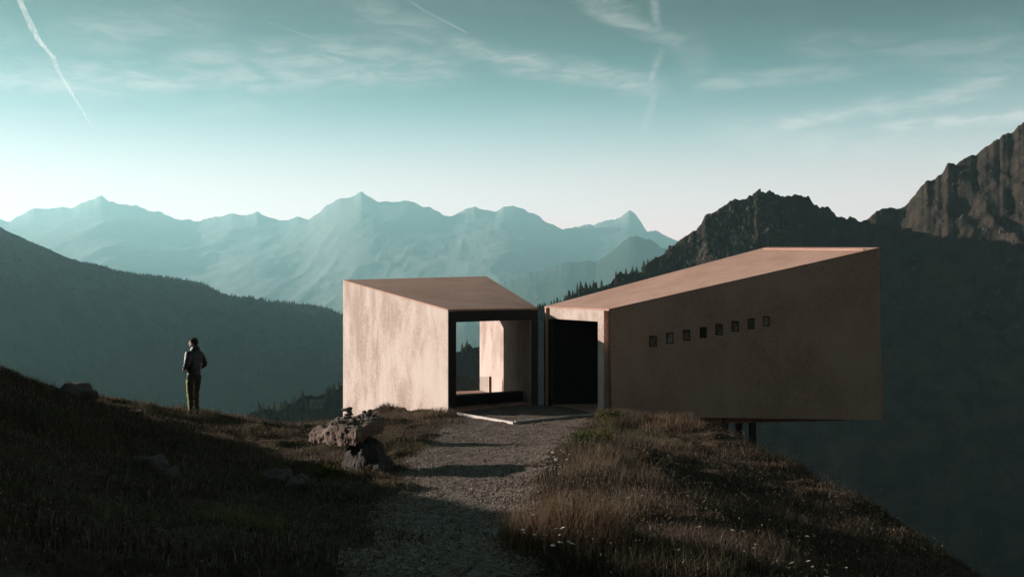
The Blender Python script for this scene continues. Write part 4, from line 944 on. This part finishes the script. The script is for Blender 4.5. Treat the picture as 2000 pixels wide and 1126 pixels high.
def shrub(px, py, Y, rx, rz_, n_, cols, label, seed, ls=.03):
    c_ = P(px, py, Y); rg = np.random.default_rng(seed); z0 = gz(c_.x, c_.y); t = empty('shrub', (c_.x, c_.y, z0)); tag(t, label, 'shrub', 'low shrubs beside the path')
    ns = 16; V = []; Fc = []; tips = []
    for i in range(ns):
        a_ = rg.uniform(0, 6.28); r1 = rx * rg.uniform(.3, .95); tip = np.array([r1 * math.cos(a_), r1 * math.sin(a_), rz_ * rg.uniform(.55, 1.0) * math.sqrt(max(.15, 1 - (r1 / rx) ** 2))]); tips.append(tip)
        k0 = len(V)
        for f_, w_ in ((0, .010), (1, .003)):
            for q_ in range(3): V.append(tip * f_ + np.array([w_ * math.cos(q_ * 2.09), w_ * math.sin(q_ * 2.09), 0 if f_ else -.04]))
        for q_ in range(3): Fc.append((k0 + q_, k0 + (q_ + 1) % 3, k0 + 3 + (q_ + 1) % 3, k0 + 3 + q_))
    mesh_obj('stem', V, Fc, M['bark'], t, loc=(0, 0, 0))
    tips = np.array(tips); b_ = tips[rg.integers(0, ns, n_)] * rg.uniform(.35, 1.05, n_)[:, None] + rg.normal(0, .18 * rx, (n_, 3)) * [1, 1, .6]; b_[:, 2] = np.maximum(b_[:, 2], .01)
    d1 = rg.normal(0, 1, (n_, 3)); d1 /= np.linalg.norm(d1, axis=1)[:, None]; d2 = np.cross(d1, rg.normal(0, 1, (n_, 3))); d2 /= np.linalg.norm(d2, axis=1)[:, None]
    s_ = (ls * rg.uniform(.6, 1.3, n_))[:, None]
    LV_ = np.stack([b_ - d1 * s_, b_ + d2 * s_ * .45, b_ + d1 * s_, b_ - d2 * s_ * .45], 1).reshape(-1, 3); LT = (np.array([[0, 1, 2, 3]])[None] + np.arange(n_)[:, None, None] * 4).reshape(-1, 4)
    cc = np.repeat(np.array(cols)[rg.integers(0, len(cols), n_)] * rg.uniform(.6, 1.25, n_)[:, None], 4, 0)
    o = np_mesh('foliage', LV_, LT, M['leaf'], False, col=cc); o.parent = t
GRN = [(.055, .075, .022), (.08, .095, .03), (.04, .05, .02)]; OLV = [(.13, .13, .035), (.10, .085, .035), (.16, .12, .05)]
shrub(1150, 893, 17.2, .42, .36, 1500, GRN, 'dark green low shrub at the right edge of the path', 1)
shrub(1178, 866, 19.6, .38, .36, 1100, OLV, 'olive yellow shrub behind the dark green one by the path', 2)
shrub(1190, 834, 23.6, .36, .42, 1000, OLV + GRN, 'bushy shrub at the corner of the right pavilion entrance', 3, .035)
shrub(628, 920, 15.2, .26, .30, 700, [(.12, .15, .02), (.07, .08, .03)], 'yellow green herb beneath the brown slab', 4, .022)
shrub(662, 925, 15.1, .30, .24, 600, OLV + GRN, 'olive herb growing at the front of the boulder under the slab', 6, .020)
shrub(716, 930, 15.0, .24, .18, 420, [(.10, .075, .04), (.07, .06, .03)], 'brown herb at the path side of the boulder under the slab', 7, .018)
shrub(1300, 1000, 11.8, .3, .22, 500, [(.06, .05, .03), (.09, .07, .05)], 'brown withered shrub in the shaded right slope', 5, .02)
# white flowering herbs
M['petal'] = simple('white_petal', (.72, .68, .60), .7, .1, 20)
fl_rng = random.Random(9)
def flower(px, py, Y, h, label, group):
    c_ = P(px, py, Y); z0 = gz(c_.x, c_.y); t = empty('flower', (c_.x, c_.y, z0)); tag(t, label, 'flower', group)
    lx, ly = fl_rng.uniform(-.06, .06), fl_rng.uniform(-.05, .05); r_ = .003
    V = [(r_ * math.cos(k * 2.09), r_ * math.sin(k * 2.09), -.03) for k in range(3)] + [(lx + r_ * math.cos(k * 2.09), ly + r_ * math.sin(k * 2.09), h) for k in range(3)]
    mesh_obj('stem', V, [(k, (k + 1) % 3, 3 + (k + 1) % 3, 3 + k) for k in range(3)], M['bark'], t, loc=(0, 0, 0))
    V, Fc = [(lx, ly, h + .008)], []; n2 = 8; R_ = fl_rng.uniform(.012, .024); tx, ty = fl_rng.uniform(-.4, .4), fl_rng.uniform(-.6, .1)
    for k in range(n2 * 2):
        a_ = math.pi * k / n2; q_ = R_ * (1 if k % 2 == 0 else .6); V.append((lx + q_ * math.cos(a_), ly + q_ * math.sin(a_), h + q_ * (math.cos(a_) * tx + math.sin(a_) * ty)))
    V.append((lx, ly, h - .006))
    for k in range(n2 * 2): Fc += [(0, 1 + k, 1 + (k + 1) % (n2 * 2)), (n2 * 2 + 1, 1 + (k + 1) % (n2 * 2), 1 + k)]
    mesh_obj('flower_head', V, Fc, M['petal'], t, loc=(0, 0, 0))
for i in range(46):
    flower(fl_rng.gauss(1078, 14), 960, fl_rng.uniform(10.9, 12.6), fl_rng.uniform(.16, .42), 'small white flower in the clump at the right edge of the path', 'white flowers by the path')
for i in range(16):
    flower(fl_rng.uniform(1030, 1110), fl_rng.uniform(1105, 1150), fl_rng.uniform(6.3, 7.2), fl_rng.uniform(.12, .30), 'small white flower by the reddish tussock at the bottom edge', 'white flowers at the bottom edge')
for i in range(15):
    flower(fl_rng.uniform(1180, 1700), fl_rng.uniform(1010, 1130), fl_rng.uniform(7.0, 10.0), fl_rng.uniform(.12, .28), 'single white flower head scattered over the dark right slope', 'white flowers on the right slope')

# ------------------------------------------------------------------ contrails, high above
def vapour(name, lo, hi):
    m_, b = material(name)
    b.pr.inputs['Base Color'].default_value = (.9, .88, .88, 1); b.pr.inputs['Roughness'].default_value = 1
    trl = b.n('ShaderNodeBsdfTranslucent'); trl.inputs[0].default_value = (.9, .88, .88, 1); ad = b.n('ShaderNodeMixShader'); ad.inputs[0].default_value = .5
    b.l(b.pr.outputs[0], ad.inputs[1]); b.l(trl.outputs[0], ad.inputs[2])
    tp = b.n('ShaderNodeBsdfTransparent'); mx = b.n('ShaderNodeMixShader')
    b.l(b.rng(b.noise(b.pos, .004, 5, .6), .3, .7, lo, hi), mx.inputs[0]); b.l(tp.outputs[0], mx.inputs[1]); b.l(ad.outputs[0], mx.inputs[2]); b.l(mx.outputs[0], b.out.inputs[0])
    return m_
M['vapour'] = vapour('contrail_vapour', .12, .34); M['vapour_thin'] = vapour('thin_contrail_vapour', .015, .055)
def contrail(pts, h, label, nseg=90, mat='vapour_thin'):
    ps = [(x, y, w_) for x, y, w_ in pts]; ts = np.linspace(0, len(ps) - 1, nseg)
    ar = np.array(ps); k = np.arange(len(ps)); px, py, ww = (np.interp(ts, k, ar[:, i]) for i in range(3))
    V, Fc, sg = [], [], 8
    ww[0] = ww[-1] = .2
    for i in range(nseg):
        Y = h * F / (HY - py[i]); c_ = P(px[i], py[i], Y); r = ww[i] / 2 * Y / F * (1 + .22 * float(vnoise(i * .16, 3.1)))
        dn_ = Vector((1.0, -1.2, 0)).normalized(); up = Vector((0, 0, 1)); sd = Vector((.77, .64, 0))
        for s_ in range(sg):
            an = 2 * math.pi * s_ / sg; rr = r * (1 + .12 * float(vnoise(i * .4, s_ * 1.7, 5)))
            V.append(c_ + sd * rr * math.cos(an) + up * rr * math.sin(an))
    for i in range(nseg - 1):
        for s_ in range(sg): Fc.append((i * sg + s_, i * sg + (s_ + 1) % sg, (i + 1) * sg + (s_ + 1) % sg, (i + 1) * sg + s_))
    Fc += [tuple(range(sg)), tuple(range((nseg - 1) * sg, nseg * sg))[::-1]]
    o = mesh_obj('contrail', V, Fc, M[mat], smooth=True); tag(o, label, 'contrail', 'contrails')
contrail([(10, -60, 12), (38, 0, 11), (55, 38, 11), (75, 78, 10), (92, 98, 8), (104, 112, 9), (112, 135, 7), (140, 182, 6), (160, 215, 4), (182, 254, 1.5)], 3000, 'bright white kinked contrail falling through the upper left sky', 220, 'vapour')
contrail([(780, -12, 3), (830, 22, 5), (872, 44, 5), (915, 66, 2)], 3200, 'thin straight contrail at the top centre of the sky')
contrail([(520, 42, 1.5), (580, 64, 3), (635, 82, 1.5)], 3200, 'faint short contrail in the upper left cirrus')

# ------------------------------------------------------------------ haze over the valley
def box_pts(x0, x1, y0, y1, z0, z1): return [(x, y, z) for z in (z0, z1) for (x, y) in ((x0, y0), (x1, y0), (x1, y1), (x0, y1))]
hz = bpy.data.materials.new('valley_haze'); nt_ = nodes_of(hz); hb = NB(nt_)
out = hb.n('ShaderNodeOutputMaterial'); pv = hb.n('ShaderNodeVolumePrincipled')
pv.inputs['Color'].default_value = (.50, .93, 1.0, 1); pv.inputs['Density'].default_value = HAZE_DENSITY; pv.inputs['Anisotropy'].default_value = .32
hb.l(pv.outputs[0], out.inputs['Volume'])
tag(mesh_obj('haze', box_pts(-13000, 13000, -6000, 14800, -352.5, 1480), [(3, 2, 1, 0), (4, 5, 6, 7), (0, 1, 5, 4), (1, 2, 6, 5), (2, 3, 7, 6), (3, 0, 4, 7)], hz), 'pale morning haze filling the valleys', kind='stuff')
